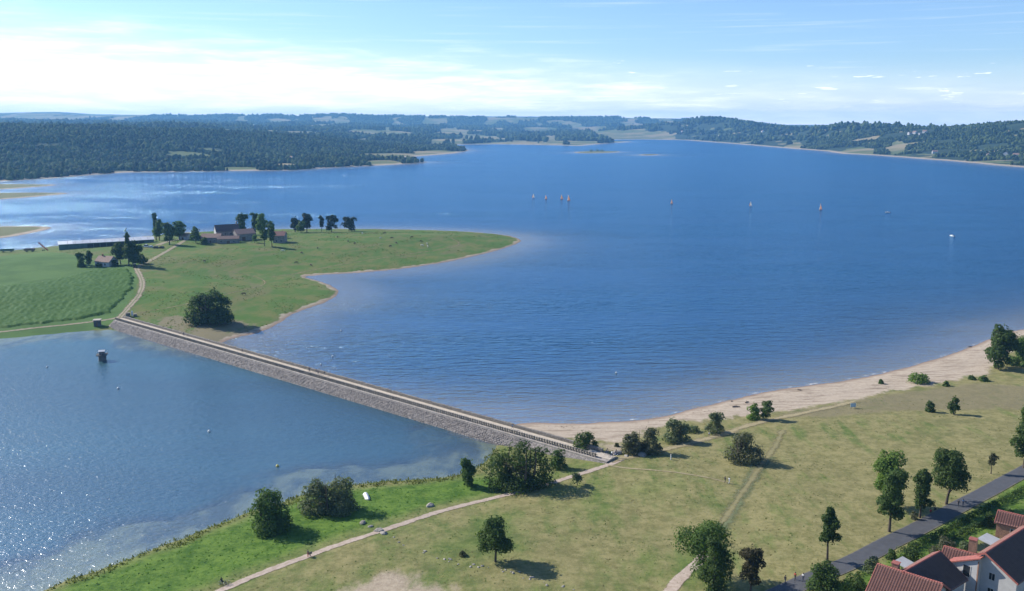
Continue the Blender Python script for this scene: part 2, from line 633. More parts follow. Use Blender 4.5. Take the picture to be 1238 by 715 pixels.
def clearing_mask(x, y):
    """fields between the far woods"""
    m = np.zeros(x.shape)
    for u, v, ru, rv in CLEAR:
        d = ray(u, v)
        key = (u, v, rv)
        if key not in _CL:
            _CL[key] = (G(u, v), G(u, v - rv), G(u, v + rv))
        p0, pf, pn_ = _CL[key]
        k = p0[1] / FPX
        ry = max(25., .5 * abs(pf[1] - pn_[1]), (0 if p0[1] < 2700 else 6.5) * p0[1] / 95.) * (.7 if p0[1] < 2700 else 1.0)
        e = ((x - p0[0] * y / p0[1]) / (ru * k)) ** 2 + ((y - p0[1] + .45 * ry) / (1.25 * ry)) ** 2 + .9 * fbm(x, y, 40 + .03 * p0[1], 3)
        m = np.maximum(m, (1.0 - e) * (((x - p0[0]) ** 2 + (y - p0[1]) ** 2) < 2500. ** 2))
    vor = fbm(x + 900, y * .20, 260., 3)
    patch = sstep(.07, .11, vor) * sstep(2900, 3600, y) * np.where(x > 700, sstep(5200, 5600, y), 1)
    rh = sstep(.33, .38, fbm(x + 50, y, 120., 3)) * sstep(600, 900, x) * (1 - sstep(430, 620, MASKFAR(x, y)))
    return np.maximum(np.clip(m * 4, 0, 1), np.maximum(patch, rh * .9))


_CL = {}


def MASKFAR(x, y):
    return sdist(x, y, FAR)


CLEAR = [(228, 187, 26, 5), (255, 181, 16, 3), (345, 199, 16, 3), (470, 187, 55, 3.5), (530, 184, 35, 2.5), (468, 196, 32, 3), (620, 172.5, 45, 1.8), (690, 172, 40, 2.2), (790, 166, 26, 4),
         (765, 160, 18, 2), (285, 203, 30, 2), (310, 153, 14, 1.2), (338, 149, 18, 1), (372, 154, 20, 1.4), (412, 150, 16, 1), (440, 159, 18, 1.2), (482, 153, 16, 1), (522, 150, 16, .8), (545, 161, 22, 1.2), (600, 156, 14, 1), (655, 158, 24, 1.3), (742, 160, 14, 1.5), (30, 149, 16, .8), (150, 148, 20, .8), (205, 151, 14, .8), (270, 157, 12, .8), (330, 160, 20, 1.0), (480, 163, 22, 1.2), (580, 165, 20, .8), (1190, 195, 40, 1.5), (1100, 183, 14, 1.6), (1085, 176, 12, 1.4), (1035, 182, 22, 2.0), (960, 176, 12, 1.5), (1215, 181, 22, 1.2), (1130, 189, 30, 1.0)]
CLEARZ = {(228, 187): 28.0, (255, 181): 30.0, (790, 166): 15., (765, 160): 40., (1085, 176): 40., (1225, 178): 60.}

gx, gy = GXX.ravel(), GYY.ravel()
na, nr = GXX.shape
idx = np.arange(na * nr).reshape(na, nr)
nxt = np.roll(idx, -1, 0)
faces = np.stack([idx[:, :-1], idx[:, 1:], nxt[:, 1:], nxt[:, :-1]], -1).reshape(-1, 4)
gme = pydata('ground', np.stack([gx, gy, GZ.ravel()], 1), faces, True)


def soft(poly, f):
    return np.clip(sdist(gx, gy, poly) / f * .5 + .5, 0, 1)


near = gy < 1000
a_clear = np.where(gy > 1300, clearing_mask(gx, gy), 0)
put_attr(gme, 'shore', np.clip(MASK['s'], -40, 80))
put_attr(gme, 'beach', soft(BEACH, 7))
put_attr(gme, 'lush', np.maximum(np.maximum(soft(LUSH, 6), soft(LUSH2, 14) * .62), soft(VERGE, 3) * .9))
put_attr(gme, 'dirt', np.maximum(soft(DIRT, 6), soft(DIRT2, 4)))
put_attr(gme, 'mud', soft(MUD, 8))
put_attr(gme, 'dryband', soft(DRYBAND, 5))
put_attr(gme, 'crop', soft(CROP, 2))
put_attr(gme, 'far', (MASK['fr'] > 0).astype(float))
put_attr(gme, 'clear', a_clear)
put_attr(gme, 'pen', (MASK['pn'] > 0).astype(float))
put_attr(gme, 'isle', (MASK['isl'] > 0).astype(float))
put_attr(gme, 'basin', MASK['basin'])
dryx = sstep(-20, 90, gx) * sstep(-10, 30, MASK['fg'])
put_attr(gme, 'dry', dryx)


def ground_mat(n, out):
    geo = n.new('ShaderNodeNewGeometry')
    P = geo.outputs['Position']
    n1 = n.noise(P, .045, 5, .6)
    n2 = n.noise(n.mapping(P, scale=(1, .45, 1)), .16, 6, .7)
    n3 = n.noise(P, .9, 5, .75)
    n4 = n.noise(P, 5.0, 3, .7)
    mow = n.noise(n.mapping(P, rot=(0, 0, R(-38)), scale=(.30, .02, 1)), 1.0, 3, .6)
    n6 = n.noise(P, .30, 4, .6)
    grass = n.mix(n.step(n.math('MULTIPLY_ADD', n3, .5, n.math('MULTIPLY', n6, .5)), .38, .62), (.076, .122, .026), (.150, .185, .048))
    lushc = n.mix(n.step(n.math('MULTIPLY_ADD', n3, .5, n.math('MULTIPLY', n6, .5)), .38, .62), (.046, .108, .010), (.125, .205, .030))
    dryc = n.mix(n.step(n.math('MULTIPLY_ADD', n3, .5, n.math('MULTIPLY', n6, .5)), .38, .62), (.165, .155, .058), (.280, .245, .108))
    # meadow: green and dry patches, drier on the open field
    k = n.math('MULTIPLY_ADD', n.attr('dry'), .24, n.math('MULTIPLY_ADD', n.math('SUBTRACT', n1, .5), 1.3, n.math('MULTIPLY_ADD', n.math('SUBTRACT', n2, .5), 1.5, .47)))
    k = n.math('ADD', k, n.math('MULTIPLY', n.math('MULTIPLY', n.math('SUBTRACT', mow, .5), 1.5), n.attr('dry')))
    c = n.mix(n.step(k, .12, .72), grass, dryc)
    c = n.mix(n.math('MULTIPLY', n.step(n.math('ADD', n.attr('dryband'), n.math('SUBTRACT', n2, .5)), .35, .8), .65), c, n.mix(n3, (.15, .125, .075), (.235, .195, .12)))
    c = n.mix(n.math('MULTIPLY', n.step(n.noise(n.mapping(P, rot=(0, 0, .5), scale=(.02, .07, 1)), 1.0, 5, .65), .56, .72), .55), c, (.105, .125, .042))
    lk = n.math('ADD', n.attr('lush'), n.math('MULTIPLY', n.math('SUBTRACT', n2, .55), 1.6))
    c = n.mix(n.math('MULTIPLY', n.step(lk, .30, .80), n.attr('lush')), c, lushc)
    pen = n.mix(n.step(n2, .34, .62), (.070, .140, .020), (.140, .152, .040))
    pen = n.mix(n.math('MULTIPLY', n.step(n1, .46, .62), .8), pen, (.065, .140, .018))
    pen = n.mix(n.math('MULTIPLY', n.step(n.noise(n.mapping(P, scale=(.03, .012, 1)), 1.0, 4, .6), .52, .66), .6), pen, (.160, .145, .062))
    c = n.mix(n.attr('pen'), c, pen)
    weeds = n.step(n3, .60, .72)
    c = n.mix(n.math('MULTIPLY', weeds, .5), c, (.050, .085, .022))
    crop = n.mix(n.step(n1, .35, .6), (.060, .125, .026), (.085, .160, .036))
    c = n.mix(n.step(n.attr('crop'), .35, .65), c, crop)
    mud = n.mix(n3, (.165, .145, .080), (.235, .200, .120))
    c = n.mix(n.step(n.math('ADD', n.attr('mud'), n.math('MULTIPLY', n.math('SUBTRACT', n2, .5), 2.0)), .55, .95), c, mud)
    dirt = n.mix(n.step(n3, .3, .7), (.300, .235, .165), (.44, .36, .26))
    c = n.mix(n.step(n.math('ADD', n.attr('dirt'), n.math('MULTIPLY', n.math('SUBTRACT', n2, .55), 1.6)), .35, .85), c, dirt)
    # far country: wood floor and fields
    farc = n.mix(n.step(n.noise(P, .02, 5, .7), .35, .65), (.020, .036, .018), (.040, .062, .026))
    fld = n.mix(n.step(n.noise(P, .0045, 3, .6), .42, .60), (.110, .135, .045), (.27, .22, .12))
    farc = n.mix(n.step(n.math('ADD', n.attr('clear'), n.math('MULTIPLY', n.math('SUBTRACT', n.noise(P, .012, 4, .6), .5), .8)), .35, .6), farc, fld)
    c = n.mix(n.attr('far'), c, farc)
    # sand along the water
    sand = n.mix(n.step(n3, .25, .75), (.385, .305, .225), (.51, .42, .32))
    sand = n.mix(n.step(n.noise(n.mapping(P, rot=(0, 0, R(25)), scale=(.1, .6, 1)), 1.0, 4, .7), .48, .68), sand, (.25, .19, .135))
    isl = n.mix(n.step(n.math('ADD', n.attr('shore'), n.math('MULTIPLY', n2, 6)), 9.0, 13.0), sand, (.16, .165, .075))
    c = n.mix(n.attr('isle'), c, isl)
    c = n.mix(n.step(n.math('ADD', n.attr('beach'), n.math('MULTIPLY', n.math('SUBTRACT', n2, .5), 1.1)), .38, .62), c, sand)
    sh = n.math('ADD', n.attr('shore'), n.math('MULTIPLY_ADD', n.math('SUBTRACT', n2, .5), 8.0, n.math('MULTIPLY', n.math('SUBTRACT', n1, .5), 14.0)))
    wd = n.math('MULTIPLY_ADD', n.attr('far'), 24.0, 3.4)
    fringe = n.math('SUBTRACT', 1.0, n.step(n.math('DIVIDE', sh, wd), .55, 1.0))
    fringe = n.math('MULTIPLY', fringe, n.math('SUBTRACT', 1.0, n.attr('basin')))
    c = n.mix(n.math('MULTIPLY', fringe, .85), c, sand)
    wet = n.math('MULTIPLY', n.math('SUBTRACT', 1.0, n.step(n.attr('shore'), .2, 3.2)), n.math('SUBTRACT', 1.0, n.attr('basin')))
    wet = n.math('MULTIPLY', wet, n.math('SUBTRACT', 1.0, n.attr('far')))
    c = n.mix(n.math('MULTIPLY', wet, .75), c, (.23, .155, .115))
    # lake bed
    bedw = n.mix(n.step(n.math('MULTIPLY_ADD', n1, .5, n.math('MULTIPLY', n2, .5)), .42, .58), (.065, .075, .050), (.255, .245, .125))
    bed = n.mix(n.attr('basin'), (.36, .27, .19), bedw)
    c = n.mix(n.math('SUBTRACT', 1.0, n.step(n.attr('shore'), -1.2, .1)), c, bed)
    c = n.mix(n.math('MULTIPLY', n.step(n4, .45, .75), .38), c, n.mix(1.0, c, (.45, .5, .4), 'MULTIPLY'))
    p = n.new('ShaderNodeBsdfPrincipled', {'Base Color': c, 'Roughness': .95, 'Specular IOR Level': .15})
    bp = n.new('ShaderNodeBump', {'Strength': .55, 'Distance': .35, 'Height': n.math('ADD', n3, n.math('MULTIPLY', n4, .4))})
    n.l.new(bp.outputs[0], p.inputs['Normal'])
    n.l.new(p.outputs[0], out.inputs[0])


ground_o = link('ground', gme, mat('ground', ground_mat))
tag(ground_o, kind='structure')

# ------------------------------------------------------------------ water: the main lake and the dammed basin
def water_mat(deepc, wave, gl, refl, rough):
    def b(n, out):
        P = n.new('ShaderNodeNewGeometry').outputs['Position']
        wind = n.noise(n.mapping(P, scale=(.0028, .010, 1)), 1.0, 4, .6)
        wind2 = n.noise(n.mapping(P, rot=(0, 0, .25), scale=(.010, .030, 1)), 1.0, 4, .6)
        w1 = n.noise(n.mapping(P, rot=(0, 0, wave[3]), scale=(wave[0], wave[1], 1)), 1.0, 3, .6, .4)
        w2 = n.noise(n.mapping(P, rot=(0, 0, wave[3] - .25), scale=(wave[0] * 2.7, wave[1] * 2.6, 1)), 1.0, 3, .6, .3)
        h = n.math('MULTIPLY_ADD', w2, .42, w1)
        gust = n.math('MULTIPLY_ADD', n.step(n.math('ADD', wind, n.math('MULTIPLY', wind2, .5)), .55, .95), .6 if refl > .5 else .15, .55 if refl > .5 else .85)
        bp = n.new('ShaderNodeBump', {'Strength': n.math('MULTIPLY', gust, wave[4]), 'Distance': wave[2], 'Height': h})
        nor = bp.outputs[0]
        depth = n.attr('depth')
        dn = n.math('ADD', depth, n.math('MULTIPLY', n.math('MULTIPLY', n.math('SUBTRACT', wind2, .5), .9), n.step(depth, .05, .8)))
        op = n.math('SUBTRACT', 1.0, n.math('EXPONENT', n.math('MULTIPLY', n.math('MAXIMUM', dn, 0.0), -1.0 / gl)))
        dc = n.mix(n.step(wind, .35, .7), tuple(c * .66 for c in deepc), tuple(c * 1.25 for c in deepc))
        body = n.new('ShaderNodeMixShader', {0: op, 1: n.new('ShaderNodeBsdfTransparent', {0: (.86, .93, .93)}),
                                             2: n.new('ShaderNodeBsdfDiffuse', {0: dc, 'Normal': nor})})
        fr = n.new('ShaderNodeFresnel', {'IOR': 1.33, 'Normal': nor})
        gls = n.new('ShaderNodeBsdfGlossy', {'Color': (.52, .78, 1.0) if refl > .5 else (.95, .97, 1), 'Roughness': rough, 'Normal': nor})
        ms = n.new('ShaderNodeMixShader', {0: n.math('MULTIPLY', fr, refl), 1: body, 2: gls})
        n.l.new(ms.outputs[0], out.inputs[0])
    return b


zf = GZ.ravel()
fv = zf[faces]
wet = fv.min(1) < 0.02
fcx, fcy = gx[faces].mean(1), gy[faces].mean(1)
bside = MASK['basin'][faces].mean(1) > .5
for nm, sel, mt in (('lake', wet & ~bside, mat('lake_water', water_mat((.010, .060, .130), (.085, .30, 3.0, -.05, 1.0), 2.6, .52, .16))),
                    ('basin_water', wet & bside, mat('basin_water', water_mat((.022, .090, .112), (.42, .72, .47, -.55, .8), 1.9, .29, .24)))):
    f = faces[sel]
    used, inv = np.unique(f, return_inverse=True)
    me = pydata(nm, np.stack([gx[used], gy[used], np.zeros(len(used))], 1), inv.reshape(f.shape), True)
    put_attr(me, 'depth', np.maximum(-zf[used], 0))
    tag(link(nm, me, mt), kind='structure')

# ------------------------------------------------------------------ paths and road, laid on the ground
def resample(P, step):
    P = np.asarray(P, float)
    d = np.concatenate([[0], np.cumsum(np.hypot(*np.diff(P, axis=0).T))])
    t = np.arange(0, d[-1], step)
    t = np.append(t, d[-1])
    return np.stack([np.interp(t, d, P[:, 0]), np.interp(t, d, P[:, 1])], 1)


def ribbon(name, pix, width, material, lift=.07, step=1.2, cross=6, jit=.25, world=None):
    P = np.array([G(u, v)[:2] for u, v in pix]) if world is None else np.array(world, float)
    P = resample(smooth_poly(P, 3, False), step)
    T = np.gradient(P, axis=0)
    T /= np.linalg.norm(T, axis=1)[:, None] + 1e-9
    Nn = np.stack([-T[:, 1], T[:, 0]], 1)
    wv = width * .5 * (1 + jit * fbm(P[:, 0], P[:, 1], 7.0, 2))
    if np.ndim(width) > 0:
        wv = np.interp(np.linspace(0, 1, len(P)), np.linspace(0, 1, len(width)), width) * .5
    vs, ac = [], []
    for k in range(cross + 1):
        t = -1 + 2 * k / cross
        q = P + Nn * (wv * t)[:, None]
        vs.append(np.column_stack([q, ground_n(q[:, 0], q[:, 1]) + lift]))
        ac.append(np.full(len(P), abs(t)))
    V = np.stack(vs, 1)
    n, m = V.shape[:2]
    I = np.arange(n * m).reshape(n, m)
    F = np.stack([I[:-1, :-1], I[1:, :-1], I[1:, 1:], I[:-1, 1:]], -1).reshape(-1, 4)
    me = pydata(name, V.reshape(-1, 3), F[:, ::-1], True)
    put_attr(me, 'across', np.stack(ac, 1).ravel())
    return tag(link(name, me, material), kind='structure')


def path_mat(c1, c2, edge=.55, worn=0.0):
    def b(n, out):
        P = n.new('ShaderNodeNewGeometry').outputs['Position']
        n3 = n.noise(P, .9, 5, .75)
        n2 = n.noise(P, .35, 5, .7)
        c = n.mix(n.step(n3, .3, .7), c1, c2)
        ac = n.attr('across')
        c = n.mix(n.math('MULTIPLY', n.math('SUBTRACT', 1.0, n.step(n.math('ABSOLUTE', n.math('SUBTRACT', ac, .0)), .05, .30)), worn), c, (.13, .15, .06))
        p = n.new('ShaderNodeBsdfPrincipled', {'Base Color': c, 'Roughness': .95, 'Specular IOR Level': .1})
        bp = n.new('ShaderNodeBump', {'Strength': .4, 'Distance': .08, 'Height': n3})
        n.l.new(bp.outputs[0], p.inputs['Normal'])
        a = n.step(n.math('ADD', ac, n.math('MULTIPLY', n.math('SUBTRACT', n2, .5), 1.6)), edge, .98)
        ms = n.new('ShaderNodeMixShader', {0: a, 1: p, 2: n.new('ShaderNodeBsdfTransparent')})
        n.l.new(ms.outputs[0], out.inputs[0])
    return b


M_PATH = mat('path_gravel', path_mat((.34, .265, .205), (.47, .385, .315), .75))
M_TRACK = mat('path_track', path_mat((.29, .235, .155), (.40, .335, .245), .35, .7))
M_TRAIL = mat('path_trail', path_mat((.27, .225, .125), (.36, .30, .18), .15))
M_WORN = mat('path_worn', path_mat((.205, .185, .085), (.27, .235, .125), .0))
M_FAINT = mat('path_faint', path_mat((.125, .150, .070), (.185, .200, .105), .1))
ribbon('path', [(225, 735), (262, 716), (300, 700), (330, 688), (400, 662), (440, 649), (465, 641), (500, 629), (545, 614.5), (600, 601.5),
                (640, 592), (680, 580), (712, 570), (740, 561), (752, 556)], 2.3, M_PATH, jit=.12)
ribbon('path', [(736, 558), (760, 553), (800, 545), (850, 532), (882, 523), (905, 514), (945, 505), (1000, 494), (1035, 485)], 4.6, M_TRAIL, .09, jit=.5)
ribbon('path', [(735, 563), (760, 567), (795, 569), (835, 574), (866, 580), (880, 584)], 1.3, M_TRAIL, .08)
ribbon('path', [(851, 672), (838, 686), (820, 702), (800, 725)], 3.0, M_PATH, .08)
ribbon('path', [(946, 520), (938, 540), (922, 560), (905, 585), (880, 622), (866, 640)], 3.0, M_WORN, .07, jit=.6)
ribbon('path', [(930, 552), (912, 572), (893, 605), (872, 640)], 5.0, M_FAINT, .05, jit=.4)
ribbon('path', [(226, 290), (212, 298), (196, 307), (178, 318), (163, 323), (170, 334), (173, 345), (169, 356), (160, 367), (149, 379), (143, 386)], 4.2, M_TRACK, .09, jit=.1)
ribbon('path', [(-60, 407), (0, 402), (40, 397), (80, 393), (115, 389), (146, 384)], 3.2, M_TRACK, .09)
ribbon('path', [(160, 380), (200, 373), (235, 366), (300, 350), (325, 343), (310, 334), (270, 327)], 1.8, M_WORN, .07, jit=.5)
ribbon('path', [(330, 335), (400, 322), (470, 311), (530, 303), (560, 296), (545, 288)], 2.2, M_WORN, .07, jit=.5)
ribbon('path', [(190, 297), (204, 292), (220, 289), (240, 290), (262, 293)], 6.0, M_TRACK, .10)


def asphalt(n, out):
    P = n.new('ShaderNodeNewGeometry').outputs['Position']
    n3 = n.noise(P, .6, 5, .7)
    n5 = n.noise(P, 9.0, 3, .8)
    c = n.mix(n.step(n3, .3, .7), (.050, .051, .058), (.072, .073, .080))
    c = n.mix(n.math('MULTIPLY', n5, .3), c, (.10, .10, .10))
    c = n.mix(n.step(n.math('ADD', n.attr('across'), n.math('MULTIPLY', n3, .3)), 1.02, 1.15), c, (.16, .14, .09))
    p = n.new('ShaderNodeBsdfPrincipled', {'Base Color': c, 'Roughness': .8})
    n.l.new(p.outputs[0], out.inputs[0])


ROADPX = [(900, 738), (945, 716), (1015, 687), (1060, 665), (1105, 642), (1150, 618), (1200, 591), (1238, 571), (1300, 538)]
ribbon('road', ROADPX, 4.9, mat('asphalt', asphalt), .10, jit=.02, step=1.0)

# ------------------------------------------------------------------ the dam between basin and lake
DL = float(np.hypot(*(DAM_B - DAM_A)))
DAX = (DAM_B - DAM_A) / DL
dam_rz = math.atan2(DAX[1], DAX[0])
DAM_Z = 3.2
def stone_mat(name, c1, c2, joint, sc):
    def b(n, out):
        tcn = n.new('ShaderNodeTexCoord')
        P = tcn.outputs['Object']
        isl = n.new('ShaderNodeNewGeometry').outputs['Random Per Island']
        vo = n.new('ShaderNodeTexVoronoi', {'Vector': P, 'Scale': sc}, feature='DISTANCE_TO_EDGE')
        vc = n.new('ShaderNodeTexVoronoi', {'Vector': P, 'Scale': sc})
        k = n.math('FRACT', n.math('ADD', isl, n.new('ShaderNodeSeparateXYZ', {0: vc.outputs['Color']}).outputs[0]))
        c = n.mix(k, c1, c2)
        c = n.mix(n.math('SUBTRACT', 1.0, n.step(vo.outputs['Distance'], .01, .07)), c, joint)
        c = n.mix(n.math('MULTIPLY', n.step(n.noise(P, .35, 5, .7), .5, .75), .5), c, n.mix(1.0, c, (.55, .52, .5), 'MULTIPLY'))
        p = n.new('ShaderNodeBsdfPrincipled', {'Base Color': c, 'Roughness': .9})
        bp = n.new('ShaderNodeBump', {'Strength': .6, 'Distance': .08, 'Height': vo.outputs['Distance']})
        n.l.new(bp.outputs[0], p.inputs['Normal'])
        n.l.new(p.outputs[0], out.inputs[0])
    return mat(name, b)


M_RIP = stone_mat('granite_riprap', (.180, .155, .138), (.295, .258, .228), (.10, .09, .08), 1.3)
M_PARA = stone_mat('granite_parapet', (.17, .15, .125), (.29, .255, .21), (.09, .08, .07), 2.2)
M_WALK = simple('walkway_sand', (.50, .43, .34), .95, .14, .8)
M_CONC = simple('pale_concrete', (.46, .40, .33), .9, .18, 1.5)
M_WOOD = simple('weathered_wood', (.20, .155, .115), .85, .3, 2.0)
dam = thing('dam', 'long straight stone dam with a pale walkway between the basin and the lake', 'dam', (DAM_A[0], DAM_A[1], 0), dam_rz)
emb = MB().prism([(-8.6, -4), (-7.1, -.6), (-3.0, 2.55), (-2.6, 2.85), (2.4, 2.85), (7.5, -.6), (8.4, -4)], -3, DL + 1)
emb.build('embankment', M_RIP, dam)
M_POST = simple('dark_post', (.20, .175, .145), .9, .35, 1.0)  # darker mottled stone tone for posts and rail
rng = np.random.RandomState(5)
st = MB()
y0, z0, y1, z1 = -7.4, -.9, -3.0, 2.5
sl = math.hypot(y1 - y0, z1 - z0)
ny, nz_ = -(z1 - z0) / sl, (y1 - y0) / sl
for r_ in range(10):
    t = (r_ + .5) / 10
    x = -2.0
    while x < DL - 26:
        wd = rng.uniform(.6, 1.25)
        hh = sl / 10 * .47
        up = rng.uniform(.10, .28)
        c = np.array([x + wd / 2, y0 + (y1 - y0) * t, z0 + (z1 - z0) * t])
        dv = np.array([0, (y1 - y0) / sl, (z1 - z0) / sl])
        nv = np.array([0, ny, nz_])
        ring = []
        for k, (sx, sy) in enumerate(((-1, -1), (1, -1), (1, 1), (-1, 1))):
            ring.append(c + np.array([sx * wd * .47, 0, 0]) + dv * sy * hh * rng.uniform(.8, 1))
        topr = [c + (p - c) * rng.uniform(.6, .8) + nv * up * rng.uniform(.7, 1.2) for p in ring]
        st.add(ring + topr, [(4, 5, 6, 7), (0, 1, 5, 4), (1, 2, 6, 5), (2, 3, 7, 6), (3, 0, 4, 7)])
        x += wd
tag(st.build('riprap', M_RIP, dam), kind='stuff')
MB().box(-3, DL + 1, -1.55, 1.75, 2.84, DAM_Z).build('walkway', M_WALK, dam)
MB().box(-3, DL + 1, -2.95, -1.56, 2.5, 2.98).build('coping', simple('coping_stone', (.33, .29, .25), .9, .25, .8), dam)
par = MB()
x = -3.0
while x < DL - 4:
    wd = rng.uniform(1.2, 3.0)
    par.box(x, min(x + wd, DL), 1.78, 2.45 + rng.uniform(-.06, .06), 2.6, DAM_Z + .95 + rng.uniform(-.10, .10))
    x += wd + .004
par.build('parapet', M_PARA, dam)
# rubble facing on the lake side
MB().prism([(2.46, 2.9), (3.2, 2.2), (7.9, -.6), (2.46, -.6)], -3, DL - 5).build('lake_facing', M_PARA, dam)
pm = MB().box(-.21, .21, -.2, .2, -.2, .90).box(-.25, .25, -.24, .24, .902, 1.0).mesh('post')
npost = 290
for i in range(npost):
    o = link('post', pm, M_POST, dam, (-1.5 + i * (DL - 1) / npost, -2.05 + rng.uniform(-.03, .03), DAM_Z - .06))
    o.rotation_euler = (rng.uniform(-.05, .05), 0, rng.uniform(-.2, .2))
rl = MB()
for i in range(0, npost - 1, 2):
    xa = -1.5 + i * (DL - 1) / npost
    rl.box(xa - .1, xa + 2 * (DL - 1) / npost - .11, -2.1, -1.99, DAM_Z + .55 + rng.uniform(-.02, .02), DAM_Z + .68)
rl.build('rail', M_POST, dam)


def dam_pt(x, y, z=None):
    p = DAM_A + DAX * x + np.array([-DAX[1], DAX[0]]) * y
    return Vector((p[0], p[1], DAM_Z if z is None else z))


# ------------------------------------------------------------------ leaves and trees
def leaf_mat(name, c1, c2, trans=.34):
    def b(n, out):
        isl = n.new('ShaderNodeNewGeometry').outputs['Random Per Island']
        tcn = n.new('ShaderNodeTexCoord')
        nz = n.noise(tcn.outputs['Object'], .5, 3, .6)
        c = n.mix(n.math('MULTIPLY_ADD', nz, .6, n.math('MULTIPLY', isl, .5)), c1, c2)
        oi = n.new('ShaderNodeObjectInfo')
        c = n.mix(1.0, c, n.new('ShaderNodeCombineXYZ', {i: n.math('MULTIPLY_ADD', oi.outputs['Random'], .35, .82) for i in range(3)}).outputs[0], 'MULTIPLY')
        d = n.new('ShaderNodeBsdfPrincipled', {'Base Color': c, 'Roughness': .65, 'Specular IOR Level': .10})
        t = n.new('ShaderNodeBsdfTranslucent', {0: n.mix(1.0, c, (1.2, 1.35, .5), 'MULTIPLY')})
        ms = n.new('ShaderNodeMixShader', {0: trans, 1: d, 2: t})
        n.l.new(ms.outputs[0], out.inputs[0])
    return mat(name, b)


L_DARK = leaf_mat('leaves_dark', (.034, .062, .018), (.098, .145, .042))
L_MID = leaf_mat('leaves_mid', (.042, .078, .020), (.110, .170, .044))
L_LIGHT = leaf_mat('leaves_light', (.075, .130, .026), (.165, .245, .055))
L_WILLOW = leaf_mat('leaves_willow', (.10, .125, .062), (.225, .255, .145))
L_PALE = leaf_mat('leaves_pale', (.095, .125, .060), (.190, .225, .120))
L_RED = leaf_mat('leaves_copper', (.048, .045, .025), (.105, .092, .050))
L_BROWN = leaf_mat('leaves_brown', (.082, .088, .052), (.165, .165, .100))
L_PINE = leaf_mat('needles_pine', (.014, .026, .014), (.034, .052, .024), .08)
M_BARK = simple('bark', (.085, .065, .045), .95, .3, 3.0, bump=.4)


def make_lobes(rs, h, wd, z0, k, shape='round'):
    L = []
    hc = (h - z0)
    for i in range(k):
        if shape == 'round':
            t = rs.uniform(.12, .88)
            env = math.sqrt(max(.05, 1 - ((t - .46) / .56) ** 2))
        elif shape == 'tall':
            t = rs.uniform(.08, .94)
            env = .9 * math.sqrt(max(.06, 1 - ((t - .42) / .62) ** 2))
        elif shape == 'bush':
            t = rs.uniform(.02, .84)
            env = math.sqrt(max(.1, 1 - ((t - .22) / .80) ** 2))
        else:                                                # cone
            t = rs.uniform(.03, .93)
            env = 1.02 - t
        a = i * 2.399 + rs.uniform(-.5, .5)
        rr = rs.uniform(.25, .74) * wd * .5 * env
        rad = rs.uniform(.27, .44) * wd * .5 * (env * .6 + .4)
        zz = z0 + t * hc
        L.append((rr * math.cos(a), rr * math.sin(a), zz, rad * rs.uniform(.9, 1.3), rad * rs.uniform(.9, 1.3), min(rad * rs.uniform(.75, 1.15), max(.3, h - zz))))
    L.append((0, 0, z0 + hc * .5, wd * .26, wd * .26, hc * .40))
    if shape == 'bush':
        ns = max(6, k // 2)
        for i in range(ns):
            a = 6.283 * i / ns + rs.uniform(-.3, .3)
            rad = rs.uniform(.15, .23) * wd
            q = rs.uniform(.28, .36) * wd
            L.append((q * math.cos(a), q * math.sin(a), z0 + rad * .55, rad, rad, rad * rs.uniform(.7, 1.1)))
    return L


def crown_mesh(rs, lobes, n, leaf, droop=0.0):
    L = np.array(lobes)
    wt = L[:, 3] * L[:, 5]
    pick = rs.choice(len(L), n, p=wt / wt.sum())
    d = rs.normal(size=(n, 3))
    d /= np.linalg.norm(d, axis=1)[:, None]
    d[:, 2] = np.where(d[:, 2] < -.7, -d[:, 2], d[:, 2])
    r = rs.uniform(.50, 1.06, n) ** .6
    stray = rs.uniform(0, 1, n) < .10
    r = np.where(stray, rs.uniform(1.0, 1.35, n), r)
    P = L[pick, :3] + d * L[pick, 3:6] * r[:, None]
    nv = d + rs.normal(size=(n, 3)) * .55
    nv[:, 2] += .35
    nv /= np.linalg.norm(nv, axis=1)[:, None]
    a = np.cross(nv, rs.normal(size=(n, 3)))
    if droop:
        a = a * (1 - droop) + np.array([0, 0, -1.0]) * droop
        a -= nv * (a * nv).sum(1)[:, None]
    a /= np.linalg.norm(a, axis=1)[:, None] + 1e-9
    b = np.cross(nv, a)
    s = leaf * rs.uniform(.55, 1.35, n)
    ln, wdt = s[:, None], (s * (.34 if droop else .62))[:, None]
    V = np.stack([P - a * ln * .55, P + b * wdt * .55 + nv * ln * .10, P + a * ln * .6, P - b * wdt * .55 + nv * ln * .10], 1).reshape(-1, 3)
    V[:, 2] = np.maximum(V[:, 2], .03)
    F = np.arange(4 * n).reshape(n, 4)
    return pydata('crown', V, F, False)


def trunk_mesh(rs, h, z0, wd, r0, lobes, stems=1):
    m = MB()
    for s in range(stems):
        ox, oy = (rs.uniform(-.12, .12) * wd, rs.uniform(-.12, .12) * wd) if stems > 1 else (0, 0)
        bx, by = rs.uniform(-.04, .04) * wd + ox * 2, rs.uniform(-.04, .04) * wd + oy * 2
        pts = [(ox, oy, -.5), (ox, oy, .15), (ox * .9 + bx * .3, oy * .9 + by * .3, max(z0 * .6, h * .15)), (bx, by, max(z0, h * .3)), (bx * 1.1, by * 1.1, h * .62), (bx, by, h * .86)]
        m.tube(pts, [r0 * 1.5, r0 * 1.15, r0 * .9, r0 * .75, r0 * .42, r0 * .12], 8)
        for L in lobes[:7]:
            zb = max(z0 * .8, h * .22) + rs.uniform(0, .3) * (h - z0)
            q = (L[0] * .85 + bx * .3, L[1] * .85 + by * .3, max(L[2], zb + .3))
            mid = (bx * .6 + L[0] * .35, by * .6 + L[1] * .35, zb + (q[2] - zb) * .35)
            m.tube([(bx * .8, by * .8, zb), mid, q], [r0 * .42, r0 * .28, r0 * .08], 5)
    return m.mesh('trunk', True)


